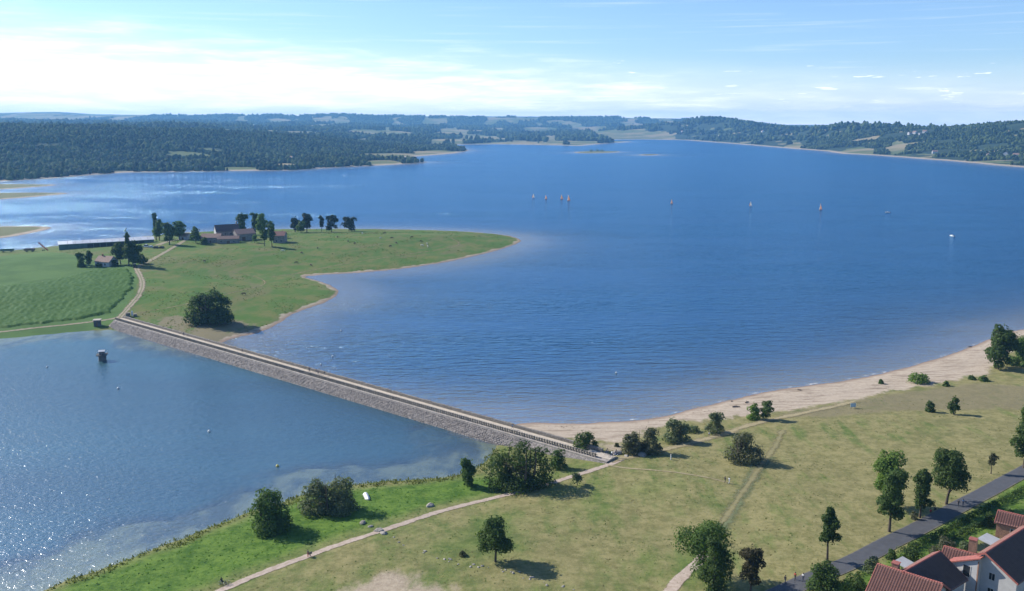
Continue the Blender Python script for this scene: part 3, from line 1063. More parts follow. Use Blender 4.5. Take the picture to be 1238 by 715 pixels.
def plant(name, label, u, v, top, wpx, shape, leaf, cat='tree', z0f=.22, dens=1.0, k=14, seed=None, group=None, stems=1, leafsz=None, droop=0.0, yw=1.0, clusters=None, pos=None):
    """a tree seen with its foot at pixel (u, v), its top at row `top`, its crown `wpx` wide"""
    rs = np.random.RandomState(seed if seed is not None else int(u * 7 + v * 13))
    p = G(u, v) if pos is None else Vector(pos)
    k_px = px_size(p)
    dep = math.atan2(CAM_Z - p.z, math.hypot(p.x, p.y))
    h = max(.5, (v - top) * k_px / math.cos(dep) * 1.02 - .0 * wpx)
    if shape in ('bush', 'round'):
        h = max(.5, h - .22 * wpx * k_px * math.tan(dep))
    wd = wpx * k_px
    t = thing(name, label, cat, (p.x, p.y, p.z - .05), rs.uniform(0, 6.28) if clusters is None else 0, group)
    z0 = h * z0f * .75
    if clusters:
        lobes = []
        for (cx, cy, w2, h2) in clusters:
            for L in make_lobes(rs, h * h2, wd * w2, z0, max(6, int(k * .7)), shape):
                lobes.append((L[0] + cx * wd, L[1] + cy * wd, *L[2:]))
    else:
        lobes = make_lobes(rs, h, wd, z0, k, shape)
    pxa = max(60, wpx * (v - top))
    n = int(np.clip(pxa * 2.6 * dens, 260, 7500))
    ls = leafsz or float(np.clip(1.9 * k_px * 1.15, .22, 1.3)) * (1.15 if pxa > 1200 else 1.0)
    link('crown', crown_mesh(rs, lobes, n, ls, droop), leaf, t)
    r0 = max(.05, min(.017 * h + .008 * wd, .4))
    link('trunk', trunk_mesh(rs, h, z0, wd, r0, lobes, stems), M_BARK, t)
    t.select_set(False)
    return t

# ------------------------------------------------------------------ trees and shrubs of the foreground
GW = 'willows on the basin bank'
plant('willow_tree', 'round dense grey-green willow standing alone on the grassy basin bank', 328, 641, 586, 50, 'bush', L_MID, z0f=.04, k=20, stems=3, dens=1.3)
plant('willow_tree', 'wide silvery twin willow on the basin bank beside the white boat', 399, 619, 569, 70, 'bush', L_WILLOW, z0f=.03, k=22, stems=4, dens=1.2,
      clusters=[(-.24, .0, .62, .82), (.18, .02, .68, 1.0)])
plant('round_tree', 'small upright dark green tree at the water beside the big tree clump', 565, 588, 554, 26, 'tall', L_MID, z0f=.05, k=14, dens=1.4)
plant('broad_tree', 'large dark broad tree clump at the meadow end of the dam', 628, 589, 525, 84, 'bush', L_DARK, z0f=.05, k=24, stems=4, dens=1.1,
      clusters=[(-.28, .02, .5, .74), (.0, -.03, .62, 1.0), (.28, .04, .46, .86)])
plant('leafy_shrub', 'mid green shrub against the dark clump at the dam railing', 675, 566, 541, 22, 'bush', L_MID, 'shrub', z0f=.05, k=10)
plant('leafy_shrub', 'loose pale green sapling beside the gravel path below the dam', 698, 587, 570, 19, 'round', L_PALE, 'shrub', z0f=.22, k=9, dens=.6)
plant('round_tree', 'dark pointed tree on the sand right by the dam end', 709, 546, 519, 30, 'bush', L_DARK, z0f=.06, k=14, clusters=[(-.08, 0, .85, 1.0), (.32, -.05, .42, .55)])
plant('leafy_shrub', 'brownish spiky twin shrub between beach and dam end', 775, 548, 514, 50, 'bush', L_BROWN, 'shrub', z0f=.04, k=18, stems=3, dens=.9,
      clusters=[(-.24, 0, .55, .78), (.2, .02, .6, 1.0)])
plant('willow_tree', 'pale rounded willow at the edge of the sand', 817, 534, 502, 36, 'bush', L_WILLOW, z0f=.08, k=16, stems=2, clusters=[(-.14, 0, .75, 1.0), (.26, 0, .5, .8)])
plant('leafy_shrub', 'low pale bush spreading on the beach edge between two willows', 836, 522, 514, 22, 'bush', L_PALE, 'shrub', z0f=.02, k=8)
plant('willow_tree', 'slim pale willow with loose crown beside the sandy track', 864, 524, 495, 24, 'bush', L_WILLOW, z0f=.12, k=13, stems=2, dens=.85)
plant('leafy_shrub', 'light green bush touching a darker round tree on the beach', 911, 507, 486, 18, 'bush', L_LIGHT, 'shrub', z0f=.03, k=10)
plant('round_tree', 'dark round small tree touching a light bush on the beach', 926, 508, 484, 18, 'round', L_DARK, z0f=.10, k=11)
plant('willow_tree', 'open fan-shaped olive willow alone in the meadow', 897, 558, 520, 44, 'bush', L_BROWN, z0f=.16, k=16, stems=5, dens=.72)
plant('broad_tree', 'tall dark poplar-like tree where the beach runs out', 1208, 446, 394, 40, 'tall', L_DARK, z0f=.06, k=20, stems=2, dens=1.2)
plant('leafy_shrub', 'green thicket beside the tall tree at the beach end', 1236, 442, 404, 34, 'bush', L_MID, 'shrub', z0f=.02, k=15)
plant('leafy_shrub', 'low round bright green bush alone on the sand', 1110, 463, 450, 26, 'bush', L_LIGHT, 'shrub', z0f=.0, k=12)
plant('leafy_shrub', 'small dark rounded bush at the dry field edge', 1124, 498, 483, 13, 'bush', L_DARK, 'shrub', z0f=.04, k=9)
plant('leafy_shrub', 'small dark upright bush at the dry field edge', 1153, 501, 478, 15, 'tall', L_DARK, 'shrub', z0f=.05, k=10)
plant('round_tree', 'dark leafy tree on the meadow side of the road past the thin sapling', 1238, 566, 487, 38, 'tall', L_DARK, z0f=.15, k=16)
plant('round_tree', 'light green rounded tree behind the darker roadside tree', 1073, 612, 543, 48, 'round', L_LIGHT, z0f=.2, k=18)
plant('roadside_tree', 'dark oval tree with bare straight trunk beside the road', 1075, 643, 570, 37, 'tall', L_DARK, z0f=.27, k=18, dens=1.3)
plant('roadside_tree', 'narrow dark tree between two bigger roadside trees', 1112, 626, 568, 29, 'tall', L_DARK, z0f=.18, k=16, dens=1.2)
plant('roadside_tree', 'tall dark round-headed tree by the walkers on the road', 1144, 610, 543, 50, 'round', L_DARK, z0f=.26, k=20, dens=1.2)
plant('roadside_tree', 'thin young sapling with sparse crown on the road verge', 1198, 573, 546, 14, 'round', L_BROWN, z0f=.45, k=6, dens=.5)
plant('roadside_tree', 'small narrow dark tree on a thin trunk above the dark bush', 1000, 678, 616, 27, 'tall', L_DARK, z0f=.24, k=15, dens=1.2)
plant('leafy_shrub', 'big dark rounded bush covering the road end', 998, 716, 677, 46, 'bush', L_DARK, 'shrub', z0f=.02, k=18)
plant('broad_tree', 'large bright green tree at the end of a short dirt path', 853, 703, 629, 70, 'round', L_MID, z0f=.18, k=22, dens=1.2)
plant('broad_tree', 'dark tall tree growing against the large bright green tree', 863, 735, 655, 46, 'tall', L_DARK, z0f=.12, k=20, dens=1.2)
plant('copper_tree', 'reddish-brown small tree by the road end', 907, 719, 661, 33, 'round', L_RED, z0f=.25, k=15, dens=.95)
plant('round_tree', 'dark tree with ragged crown alone on the green meadow', 599, 679, 622, 44, 'round', L_DARK, z0f=.16, k=18, dens=1.1)
for i, (u, v, tp, wp, lb) in enumerate([
        (702, 549, 543, 7, 'tiny bush against the end of the dam parapet'), (668, 531, 526, 9, 'low bush on the sand beside the dam wall'), (746, 540, 535, 6, 'tiny brown bush on dry sand below the dam end'), (1175, 459, 453, 9, 'low tuft bush at the sand edge near the beach end'),
        (1190, 461, 452, 14, 'ragged low bush on the dry grass near the beach end'), (1144, 467, 460, 8, 'tiny green bush beside a dirt pile on the beach'), (1065, 464, 458, 6, 'tiny bush in the middle of the sand strip'),
        (1105, 628, 617, 9, 'brown dry shrub at the foot of the narrow roadside tree'), (559, 672, 665, 10, 'reddish dry bush beside the ragged meadow tree')]):
    plant('low_bush', lb, u, v, tp, wp, 'bush', [L_MID, L_BROWN][i in (2, 7, 8)], 'bush', z0f=.0, k=6)

# ------------------------------------------------------------------ trees of the peninsula and farm
plant('broad_tree', 'large dark spreading tree clump alone on the peninsula near the dam', 253, 391, 348, 58, 'bush', L_DARK, z0f=.06, k=24, stems=4, dens=1.6,
      clusters=[(-.2, .02, .62, .9), (.12, -.02, .72, 1.0), (.3, .1, .42, .8)])
FT = 'farm trees'
for (u, v, tp, wp, sh, lf, lb) in [
        (189, 291, 258, 9, 'tall', L_DARK, 'slim dark poplar rising over the farm trees'),
        (193, 291, 266, 15, 'tall', L_MID, 'leafy tree between the poplar and the farm drive'),
        (205, 296, 268, 21, 'round', L_DARK, 'dense dark tree by the bend of the farm drive'),
        (217, 290, 267, 20, 'round', L_MID, 'broad tree behind the little farm shed'),
        (237, 294, 274, 17, 'round', L_DARK, 'dark tree in front of the low farm wing'),
        (247, 296, 286, 9, 'bush', L_DARK, 'small dark bush beside the low farm wing'),
        (293, 284, 257, 16, 'round', L_DARK, 'dark tree behind the farmhouse roof'),
        (309, 284, 257, 13, 'tall', L_MID, 'tall leafy tree behind the farmyard'),
        (317, 286, 258, 16, 'tall', L_LIGHT, 'tall light green tree between farmhouse and cottage'),
        (328, 287, 267, 14, 'round', L_MID, 'rounded tree behind the cottage'),
        (308, 294, 284, 8, 'round', L_LIGHT, 'thin young tree on the lawn before the farmyard'),
        (320, 298, 277, 10, 'round', L_MID, 'leaning tree with bare trunk on the lawn by the cottage'),
        (329, 299, 276, 11, 'round', L_DARK, 'darker tree with bare trunk right before the cottage'),
        (357, 281, 262, 13, 'round', L_PINE, 'dark pine at the edge of the pine group'),
        (371, 281, 258, 16, 'round', L_PINE, 'tallest dark pine of the pine group'),
        (364, 282, 266, 13, 'round', L_MID, 'lighter green tree in front of the pines'),
        (389, 280, 261, 9, 'tall', L_PINE, 'slim dark pine between the pine group and the round pine'),
        (401, 281, 260, 16, 'round', L_PINE, 'round-headed dark pine on the pasture'),
        (422, 280, 262, 20, 'round', L_PINE, 'broad dark pine standing last on the pasture'),
        (156, 322, 279, 9, 'tall', L_DARK, 'slim poplar rising from the trees beside the small house'),
        (146, 320, 292, 22, 'round', L_DARK, 'dark rounded tree beside the small house'),
        (162, 322, 290, 24, 'round', L_DARK, 'dark rounded tree at the bend of the dirt track'),
        (172, 319, 306, 12, 'bush', L_DARK, 'low dark bush at the bend of the dirt track'),
        (97, 320, 305, 11, 'round', L_MID, 'rounded tree at the corner of the crop field'),
        (99, 323, 310, 11, 'bush', L_DARK, 'dark bush at the corner of the crop field'),
        (108, 322, 303, 11, 'tall', L_DARK, 'upright dark tree beside the small house'),
        (121, 322, 315, 9, 'bush', L_DARK, 'low dark hedge bush before the small house'),
        (139, 322, 314, 7, 'bush', L_DARK, 'small dark bush behind the small house')]:
    plant('farm_tree', lb, u, v, tp, wp, sh, lf, 'tree', z0f=.05 if sh == 'bush' else (.40 if 'bare trunk' in lb else .14), k=11, dens=1.5, group=FT)

# ------------------------------------------------------------------ buildings
def roof_tile_mat(name, c1, c2):
    def b(n, out):
        tcn = n.new('ShaderNodeTexCoord')
        P = tcn.outputs['Object']
        nz = n.noise(P, .9, 5, .7)
        n2 = n.noise(P, 6.0, 3, .7)
        c = n.mix(n.step(n.math('MULTIPLY_ADD', n2, .5, n.math('MULTIPLY', nz, .5)), .35, .65), c1, c2)
        c = n.mix(n.math('MULTIPLY', n.step(nz, .58, .75), .6), c, (.10, .075, .06))
        p = n.new('ShaderNodeBsdfPrincipled', {'Base Color': c, 'Roughness': .8})
        n.l.new(p.outputs[0], out.inputs[0])
    return mat(name, b)


M_TILE = roof_tile_mat('clay_tile', (.155, .068, .052), (.235, .112, .090))
M_TILEOLD = roof_tile_mat('old_clay_tile', (.20, .120, .09), (.30, .19, .15))
M_DARKSHADE = roof_tile_mat('dark_and_shaded_tile', (.085, .055, .050), (.130, .085, .075))  # dark farmhouse roof; shade painted into roadside house slopes turned from the sun
M_RIDGE = simple('ridge_tile', (.33, .105, .08), .75, .18, 2.0)
M_WHITE = simple('white_render', (.46, .45, .44), .9, .08, .7)
M_GREY = simple('grey_render', (.40, .40, .40), .9, .10, .7)
M_CREAM = simple('cream_render', (.60, .50, .38), .9, .1, .7)
M_STONE = stone_mat('house_stone', (.20, .18, .16), (.32, .29, .26), (.14, .125, .11), 1.6)
M_BRICK = simple('brick', (.30, .165, .11), .9, .3, 2.5)
M_METALROOF = simple('pale_metal_roof', (.56, .57, .58), .5, .12, .25, metal=.2)
M_WHITEROOF = simple('white_roof_sheet', (.80, .80, .79), .5, .06, .3)
M_BARN = simple('green_barn_wall', (.075, .115, .105), .8, .3, .5)
M_GLASS = simple('window_glass', (.022, .026, .032), .12, .2, 1.0)
M_FRAME = simple('window_frame', (.50, .48, .45), .7, .1, 1.0)
M_SHUT = simple('brown_door', (.13, .075, .045), .7, .25, 2.0)
M_OPENSHADE = simple('opening_shade', (.02, .02, .02), .9, .3, 1.0)  # shade inside the barn bays, painted as a near-black colour


def tile_slope(L, run, rise, eave_z, sign, ov, tile=.46, row=.45):
    """one roof slope of barrel tiles; ridge along x at y = 0"""
    nx, nt = max(4, int((L + 2 * ov) / tile)), max(3, int(math.hypot(run, rise) / row))
    sub = 4
    xs = np.linspace(-L / 2 - ov, L / 2 + ov, nx * sub + 1)
    bump = .12 * np.abs(np.cos(np.pi * np.arange(nx * sub + 1) / sub))
    k = (run + ov) / run
    sl = math.hypot(run, rise)
    ny_, nz2 = rise / sl, run / sl
    V, rows = [], 0
    for i in range(nt):
        for e in (0, 1):
            t = (i + e) / nt
            lift = .03 + .045 * (1 - e)
            d = (1 - t) * k
            y = sign * (run * d + ny_ * (bump + lift))
            z = eave_z + rise * (1 - d) + nz2 * (bump + lift)
            V.append(np.stack([xs, y, z], 1))
            rows += 1
    V = np.concatenate(V)
    m = len(xs)
    I = np.arange(rows * m).reshape(rows, m)
    F = np.stack([I[:-1, :-1], I[:-1, 1:], I[1:, 1:], I[1:, :-1]], -1).reshape(-1, 4)
    return V, F


def house(name, label, loc, rz, L, D, H, RH, wallm, roofm, wins=(), doors=(), chims=(), ov=.35, tiles=None, group=None, cat='house', shed=False, ridge=True, lw=None):
    lw = D / 2 if lw is None else lw
    t = thing(name, label, cat, loc, rz, group)
    m = MB()
    if shed:
        m.prism([(-D / 2, -1.5), (D / 2, -1.5), (D / 2, H + RH), (-D / 2, H)], -L / 2, L / 2)
    else:
        m.prism([(-D / 2, -1.5), (lw, -1.5), (lw, H + RH - RH / (D / 2) * lw), (0, H + RH), (-D / 2, H)], -L / 2, L / 2)
    m.build('wall', wallm, t)
    th = .16
    r = None
    if shed:
        k = RH / D
        r = MB().prism([(-D / 2 - ov, H - k * ov + .03), (D / 2 + ov, H + RH + k * ov + .03), (D / 2 + ov, H + RH + k * ov + .03 + th), (-D / 2 - ov, H - k * ov + .03 + th)], -L / 2 - ov, L / 2 + ov).build('roof', roofm, t)
    else:
        k = RH / (D / 2)
        b = MB()
        for s in (-1, 1):
            e_ = (lw if s > 0 else D / 2) + ov
            b.prism([(s * e_, H + RH - k * e_ + .02), (0, H + RH + .02), (0, H + RH + .02 + th), (s * e_, H + RH - k * e_ + .02 + th)], -L / 2 - ov, L / 2 + ov)
        r = b.build('roof', roofm, t)
        if tiles:
            for s, mt in ((-1, tiles[0]), (1, tiles[1])):
                run_ = lw if s > 0 else D / 2
                V, F = tile_slope(L, run_, k * run_, H + RH - k * run_ + .17, s, ov)
                me = pydata('tiles', V, F, True)
                tag(link('tiles', me, mt, r), kind='stuff')
            for xe in (-L / 2 - ov - .14, L / 2 + ov + .002):
                vb = MB()
                for s in (-1, 1):
                    e_ = (lw if s > 0 else D / 2) + ov
                    vb.prism([(s * e_, H + RH - k * e_ - .06), (0, H + RH - .06), (0, H + RH + .34), (s * e_, H + RH - k * e_ + .34)], xe, xe + .14)
                vb.build('verge', M_RIDGE, r)
        if ridge and tiles:
            rg = MB()
            n = int((L + 2 * ov) / .42)
            for i in range(n):
                x0 = -L / 2 - ov + i * (L + 2 * ov) / n
                rg.tube([(x0, 0, H + RH + .22), (x0 + (L + 2 * ov) / n * .98, 0, H + RH + .24)], [.17, .20], 8)
            rg.build('ridge_tiles', M_RIDGE, r)
    for (s, a, z, ww, hh) in wins:
        box_on(t, 'window', s, a, z, ww, hh, L, D, M_GLASS, M_FRAME)
    for (s, a, ww, hh) in doors:
        box_on(t, 'door', s, a, hh / 2, ww, hh, L, D, M_SHUT, M_FRAME)
    for (x, y, h0, cw, mt) in chims:
        zb = H + RH * (1 - abs(y) / (D / 2)) - .8
        c = MB().box(x - cw / 2, x + cw / 2, y - cw / 2, y + cw / 2, zb, zb + .8 + h0).build('chimney', mt, r)
        MB().box(x - cw / 2 - .1, x + cw / 2 + .1, y - cw / 2 - .1, y + cw / 2 + .1, zb + .8 + h0 + .002, zb + .8 + h0 + .16).build('chimney_cap', M_RIDGE, r)
    return t


def box_on(t, nm, s, a, z, ww, hh, L, D, inner, frame):
    ax = {'f': (0, -1), 'b': (0, 1), 'l': (-1, 0), 'r': (1, 0)}[s]
    if ax[0] == 0:
        M = Matrix.Translation((a, ax[1] * D / 2, z)) @ (Matrix.Rotation(math.pi, 4, 'Z') if ax[1] > 0 else Matrix.Identity(4))
    else:
        M = Matrix.Translation((ax[0] * L / 2, a, z)) @ Matrix.Rotation(math.pi / 2 * ax[0], 4, 'Z')
    w_ = MB().box(-ww / 2, ww / 2, -.035, .10, -hh / 2, hh / 2, m=M).build(nm, inner, t)
    f = MB()
    e = .09
    f.box(-ww / 2 - e, -ww / 2, -.06, .05, -hh / 2 - e, hh / 2 + e, m=M).box(ww / 2, ww / 2 + e, -.06, .05, -hh / 2 - e, hh / 2 + e, m=M)
    f.box(-ww / 2, ww / 2, -.06, .05, hh / 2, hh / 2 + e, m=M).box(-ww / 2, ww / 2, -.10, .05, -hh / 2 - e, -hh / 2, m=M)
    if nm == 'window':
        f.box(-.03, .03, -.055, .05, -hh / 2, hh / 2, m=M)
    f.build('frame', frame, w_)
    return w_


def seg(p, q, zg):
    """centre, rotation and length of a ridge from two plan points"""
    c = ((p[0] + q[0]) / 2, (p[1] + q[1]) / 2, zg)
    return c, math.atan2(q[1] - p[1], q[0] - p[0]), math.hypot(q[0] - p[0], q[1] - p[1])


# --- houses by the road
zh = ground(*at_z(1150, 700, 9)) - .1
RZ = zh + 8.2
n2, f2 = at_z(1192.5, 669, RZ + .6), at_z(1243, 637, RZ + .6)
c2, r2, L2 = seg(n2, f2, zh)
HW = 5.5
h2 = house('house', 'white rendered house with a wide roof toned dark for shade and red ridge beside the road gardens', c2, r2, L2, 11.4, RZ + .6 - zh - 3.4, 3.4, M_WHITE, M_DARKSHADE,
           wins=[('l', -1.4, 4.7, 1.0, 1.3), ('l', -1.4, 1.6, 1.0, 1.5), ('f', -3.0, 3.4, 1.1, 1.4), ('f', 1.5, 3.4, 1.1, 1.4)],
           doors=[('f', -.8, 1.1, 2.2)], chims=[], ov=.45, tiles=(M_DARKSHADE, M_TILE), lw=.9)  # off-sun slope takes the darker tile, its shade put into the colour
box2 = MB().prism([(.6, -1.5), (5.68, -1.5), (5.68, 5.2), (.6, 7.55)], -L2 / 2 - 1.3, -L2 / 2 + 1.0)
box2.build('wing_wall', M_WHITE, h2)
wb = MB().box(-L2 / 2 - 1.335, -L2 / 2 - 1.2, 2.0, 3.25, 3.6, 5.7).build('window', M_GLASS, h2)
MB().box(-L2 / 2 - 1.36, -L2 / 2 - 1.2, 1.88, 1.999, 3.5, 5.8).box(-L2 / 2 - 1.36, -L2 / 2 - 1.2, 3.251, 3.37, 3.5, 5.8).box(-L2 / 2 - 1.40, -L2 / 2 - 1.2, 2.0, 3.25, 3.48, 3.599).build('frame', M_FRAME, wb)
rr = MB().prism([(.2, 8.0), (6.3, 4.85), (6.3, 5.1), (.2, 8.25)], -L2 / 2 - 1.7, -L2 / 2 + 1.2).build('verge_roof', M_RIDGE, h2)
MB().box(-L2 / 2 - 1.36, -L2 / 2 - 1.24, .52, .74, -1.4, 7.3).build('downpipe', M_BRICK, h2)
na, fa = at_z(1093, 692.5, RZ - 1.0), at_z(1135, 669, RZ - 1.0)
cA, rA, LA = seg(na, fa, zh)
h1 = house('house', 'house with a red ribbed tile roof and brick chimney by the road bend', cA, rA, LA, 10.4, RZ - 1.0 - zh - 3.2, 3.2, M_WHITE, M_DARKSHADE,
           wins=[('r', 2.0, 4.2, 1.0, 1.3), ('r', -2.0, 4.2, 1.0, 1.3), ('f', 2.5, 2.2, 1.1, 1.4)], doors=[('f', .5, 1.1, 2.2)], ov=.4, tiles=(M_DARKSHADE, M_TILE), lw=.9)  # same roof: shaded slope coloured darker than the sunlit one
b1, b2 = at_z(1064, 684, RZ - 1.0), at_z(1136.5, 706.5, RZ - 1.0)
cB, rB, LB = seg(b1, b2, zh)
hb = house('house', 'red ribbed tile roof wing crossing in front of the house by the road bend', cB, rB, LB, 10.0, RZ - 1.0 - zh - 3.1, 3.1, M_WHITE, M_TILE,
           wins=[('f', 1.5, 2.4, 1.1, 1.4), ('f', -2.5, 2.4, 1.1, 1.4), ('r', -1.0, 3.4, 1.0, 1.2)], ov=.4, tiles=(M_TILE, M_TILE),
           chims=[(-LB / 2 + 2.3, 1.4, 1.6, 1.15, M_BRICK)])
# make the crossing wing part of the same house
for k_ in ('label', 'category'):
    del hb[k_]
hb.name = 'wing'
hb.parent = h1
hb.matrix_parent_inverse = (Matrix.Translation(Vector(cA)) @ Matrix.Rotation(rA, 4, 'Z')).inverted()
ca = at_z(1163, 673, zh + 3.0)
ann = house('garage', 'low tiled annex with a tall brick chimney between the houses', (ca[0], ca[1], zh), rB + .06, 6.0, 5.2, 2.6, 1.4, M_BRICK, M_TILE, doors=[('f', 0, 2.2, 2.0)],
            wins=[('l', 0, 1.5, .8, .9)], ov=.3, tiles=(M_TILE, M_TILE), chims=[(1.6, .6, 3.2, 1.3, M_BRICK)], cat='annex')
cg = at_z(1229, 625, zh + 4.0)
house('garage', 'tiled garden shed with brick walls behind the white house', (cg[0], cg[1], zh), rB + .05, 6.5, 5.0, 2.7, 1.6, M_BRICK, M_TILE, wins=[('f', 0, 1.5, 1.0, 1.0)], doors=[('l', 0, 1.0, 2.0)], ov=.3,
      tiles=(M_TILE, M_TILE), cat='shed')
# glazed lean-to roofs seen over the ridge
for (u, v, ww, dd, mt, lb) in ((1196, 653, 4.2, 3.0, M_GREY, 'pale glazed lean-to canopy behind the white house'), (1093, 681, 3.4, 2.6, M_GREY, 'small pale canopy roof behind the ribbed tile roof')):
    c = at_z(u, v, zh + 2.6)
    t = thing('canopy', lb, 'canopy', (c[0], c[1], zh), rA)
    MB().prism([(-dd / 2, 2.5), (dd / 2, 2.9), (dd / 2, 3.0), (-dd / 2, 2.6)], -ww / 2, ww / 2).build('roof_sheet', mt, t)
    for sx in (-1, 1):
        for sy in (-1, 1):
            MB().box(sx * (ww / 2 - .12) - .06, sx * (ww / 2 - .12) + .06, sy * (dd / 2 - .12) - .06, sy * (dd / 2 - .12) + .06, -.6, 2.56 if sy < 0 else 2.82).build('post', M_WOOD, t)


def hedge(label, pix, wd, ht, leaf, seed=1, n_per_m=34, cat='hedge'):
    rs = np.random.RandomState(seed)
    P = resample(np.array([G(u, v)[:2] for u, v in pix]), .9)
    lob = []
    c = P.mean(0)
    zc = ground(*c)
    for q in P:
        z = ground(*q) - zc
        for k in range(2):
            lob.append((q[0] - c[0] + rs.uniform(-.2, .2), q[1] - c[1] + rs.uniform(-.2, .2), z + ht * (.3 + .4 * k), wd * .55, wd * .55, ht * .34))
    me = crown_mesh(rs, lob, int(len(P) * n_per_m), .42)
    t = thing('hedge', label, cat, (c[0], c[1], zc))
    o = link('foliage', me, leaf, t)
    m = MB()
    for q in P[::2]:
        m.tube([(q[0] - c[0], q[1] - c[1], ground(*q) - zc - .2), (q[0] - c[0] + .1, q[1] - c[1], ground(*q) - zc + ht * .7)], [.07, .03], 5)
    m.build('stem', M_BARK, t)
    return t


hedge('clipped green hedge running along the road in front of the gardens', [(1096, 669), (1120, 657), (1150, 641), (1180, 625), (1210, 609), (1245, 591)], 1.5, 1.5, L_MID, 4, 46)
hedge('low darker hedge between the house gardens', [(1150, 655), (1165, 646), (1180, 638), (1200, 631)], 1.3, 1.2, L_DARK, 5)
for (u, v, tp, wp, lf, lb) in [(1100, 682, 660, 30, L_DARK, 'dark round garden bush behind the ribbed tile roof'), (1140, 672, 648, 30, L_BROWN, 'brownish round garden bush beside the annex'),
                               (1055, 692, 672, 24, L_PALE, 'pale yellow-green bush above the ribbed tile roof'), (1166, 668, 653, 17, L_PALE, 'pale yellow-green bush beside the brick chimney'),
                               (1195, 635, 618, 16, L_DARK, 'dark bush at the hedge corner of the gardens'), (1218, 632, 612, 18, L_MID, 'green bush beside the garden shed'),
                               (1035, 712, 690, 30, L_MID, 'green bush left of the ribbed tile roof'), (1020, 722, 700, 28, L_LIGHT, 'light green bush below the big dark bush'), (1078, 676, 664, 14, L_MID, 'small green bush on the road bank')]:
    lb = lb.replace(' left of ', ' beside the lit side of ')
    plant('garden_bush', lb, u, v, tp, wp, 'bush', lf, 'bush', z0f=.02, k=12, group='garden bushes')

# --- farm on the peninsula
pa, pb = G(66, 303.5), G(181, 293.5)
bc = ((pa.x + pb.x) / 2, (pa.y + pb.y) / 2)
bl = math.hypot(pb.x - pa.x, pb.y - pa.y)
br = math.atan2(pb.y - pa.y, pb.x - pa.x)
bz = min(ground(pa.x, pa.y), ground(pb.x, pb.y)) - .1
barn = house('barn', 'long low farm barn with pale metal roof and dark green walls', (bc[0], bc[1] + 6.5, bz), br, bl, 12, 4.4, 1.5, M_BARN, M_METALROOF, ov=.5, cat='barn')
for i in range(9):
    a = -bl / 2 + bl * (.32 + .068 * i)
    box_on(barn, 'bay_opening_shade', 'f', a, 2.0, 3.8, 3.4, bl, 12, M_OPENSHADE, M_BARN)  # dark panel on the solid wall, painted as the bay's inner shade
for s in (-1, 1):
    k_ = 1.5 / 6
    MB().prism([(s * 6.5, 4.4 - k_ * .5 + .19), (0, 5.9 + .20), (0, 5.9 + .26), (s * 6.5, 4.4 - k_ * .5 + .25)], -bl / 2 - .5, -bl / 2 + 9).build('roof_sheet', M_WHITEROOF, barn)
for i in range(12):
    x = -bl / 2 + (i + 1.2) * bl / 13
    MB().prism([(-6.3, 4.52), (-.3, 6.02), (-.3, 6.10), (-6.3, 4.60)], x - .12, x + .12).build('roof_seam', M_GREY, barn)


def hpix(name, label, u0, v0, u1, v1, D, H, RH, wm, rm, wins=(), doors=(), chims=(), back=0.0, dz=0.0, **kw):
    p, q = G(u0, v0), G(u1, v1)
    c = ((p.x + q.x) / 2, (p.y + q.y) / 2)
    r = math.atan2(q.y - p.y, q.x - p.x)
    c = (c[0] - math.sin(r) * (D / 2 + back), c[1] + math.cos(r) * (D / 2 + back))
    L = math.hypot(q.x - p.x, q.y - p.y)
    return house(name, label, (c[0], c[1], min(p.z, q.z, ground(*c)) - .2 + dz), r, L, D, H, RH, wm, rm, wins, doors, chims, **kw)


fm = hpix('farmhouse', 'big granite farmhouse with steep dark roof and white gable end', 263, 292, 291, 290, 9, 7.2, 4.4, M_STONE, M_DARKSHADE, back=3,
          wins=[('f', x, z, 1.0, 1.4) for x in (-6, -2, 2, 6) for z in (2.2, 5.0)], doors=[('f', 0, 1.2, 2.3)], chims=[(7.5, 0, 1.8, 1.0, M_STONE)], ov=.3)
MB().prism([(-4.5, 3.4), (4.5, 3.4), (4.5, 7.19), (0, 11.58), (-4.5, 7.19)], -fm_l / 2 - .06, -fm_l / 2 - .002).build('gable_render', M_WHITE, fm) if (fm_l := (G(291, 290) - G(263, 292)).xy.length) else None
hpix('farm_wing', 'low stone farm wing with long orange tile roof', 243, 294, 266, 294, 8, 4.2, 2.4, M_STONE, M_TILEOLD, wins=[('f', -4, 1.8, .9, 1.1), ('f', 3, 1.8, .9, 1.1)], doors=[('f', 0, 1.6, 2.2)], cat='building')
hpix('farm_wing', 'stone shed with grey tile roof joined before the farmhouse', 263, 295, 289, 294, 6, 3.6, 1.8, M_STONE, M_TILEOLD, wins=[('f', -5, 1.7, 1.0, 1.0), ('f', 4, 1.7, 1.0, 1.0)], doors=[('f', 0, 2.4, 2.4)], cat='building')
hpix('farm_wing', 'stone barn with orange tile roof beside the farmhouse', 287, 292, 309, 290, 11, 5.4, 3.0, M_STONE, M_TILEOLD, wins=[('f', 4, 3.6, .8, .8)], doors=[('f', -2, 3.0, 3.4)], cat='building')
hpix('cottage', 'square stone cottage with red pyramid-like roof and white window', 330, 294, 344, 294, 8.5, 5.6, 2.6, M_STONE, M_TILE, wins=[('f', -1.6, 1.7, 1.1, 1.6), ('f', 1.8, 1.7, 1.1, 1.6), ('f', 0, 4.2, .8, 1.0), ('l', 0, 3, 1, 1.2)], doors=[('l', -2, 1.0, 2.1)], chims=[(2, 1, 1.0, .7, M_STONE)])
hpix('small_house', 'small white house with brown hipped-looking roof among trees by the crop field', 115, 322, 132, 323, 8.5, 3.2, 3.0, M_WHITE, M_TILEOLD, wins=[('f', -2.5, 1.6, 1.1, 1.3), ('f', 2.2, 1.6, 1.1, 1.3)], doors=[('f', 0, 1.0, 2.1)], chims=[(-2.5, 0, 1.0, .7, M_BRICK)], cat='house')
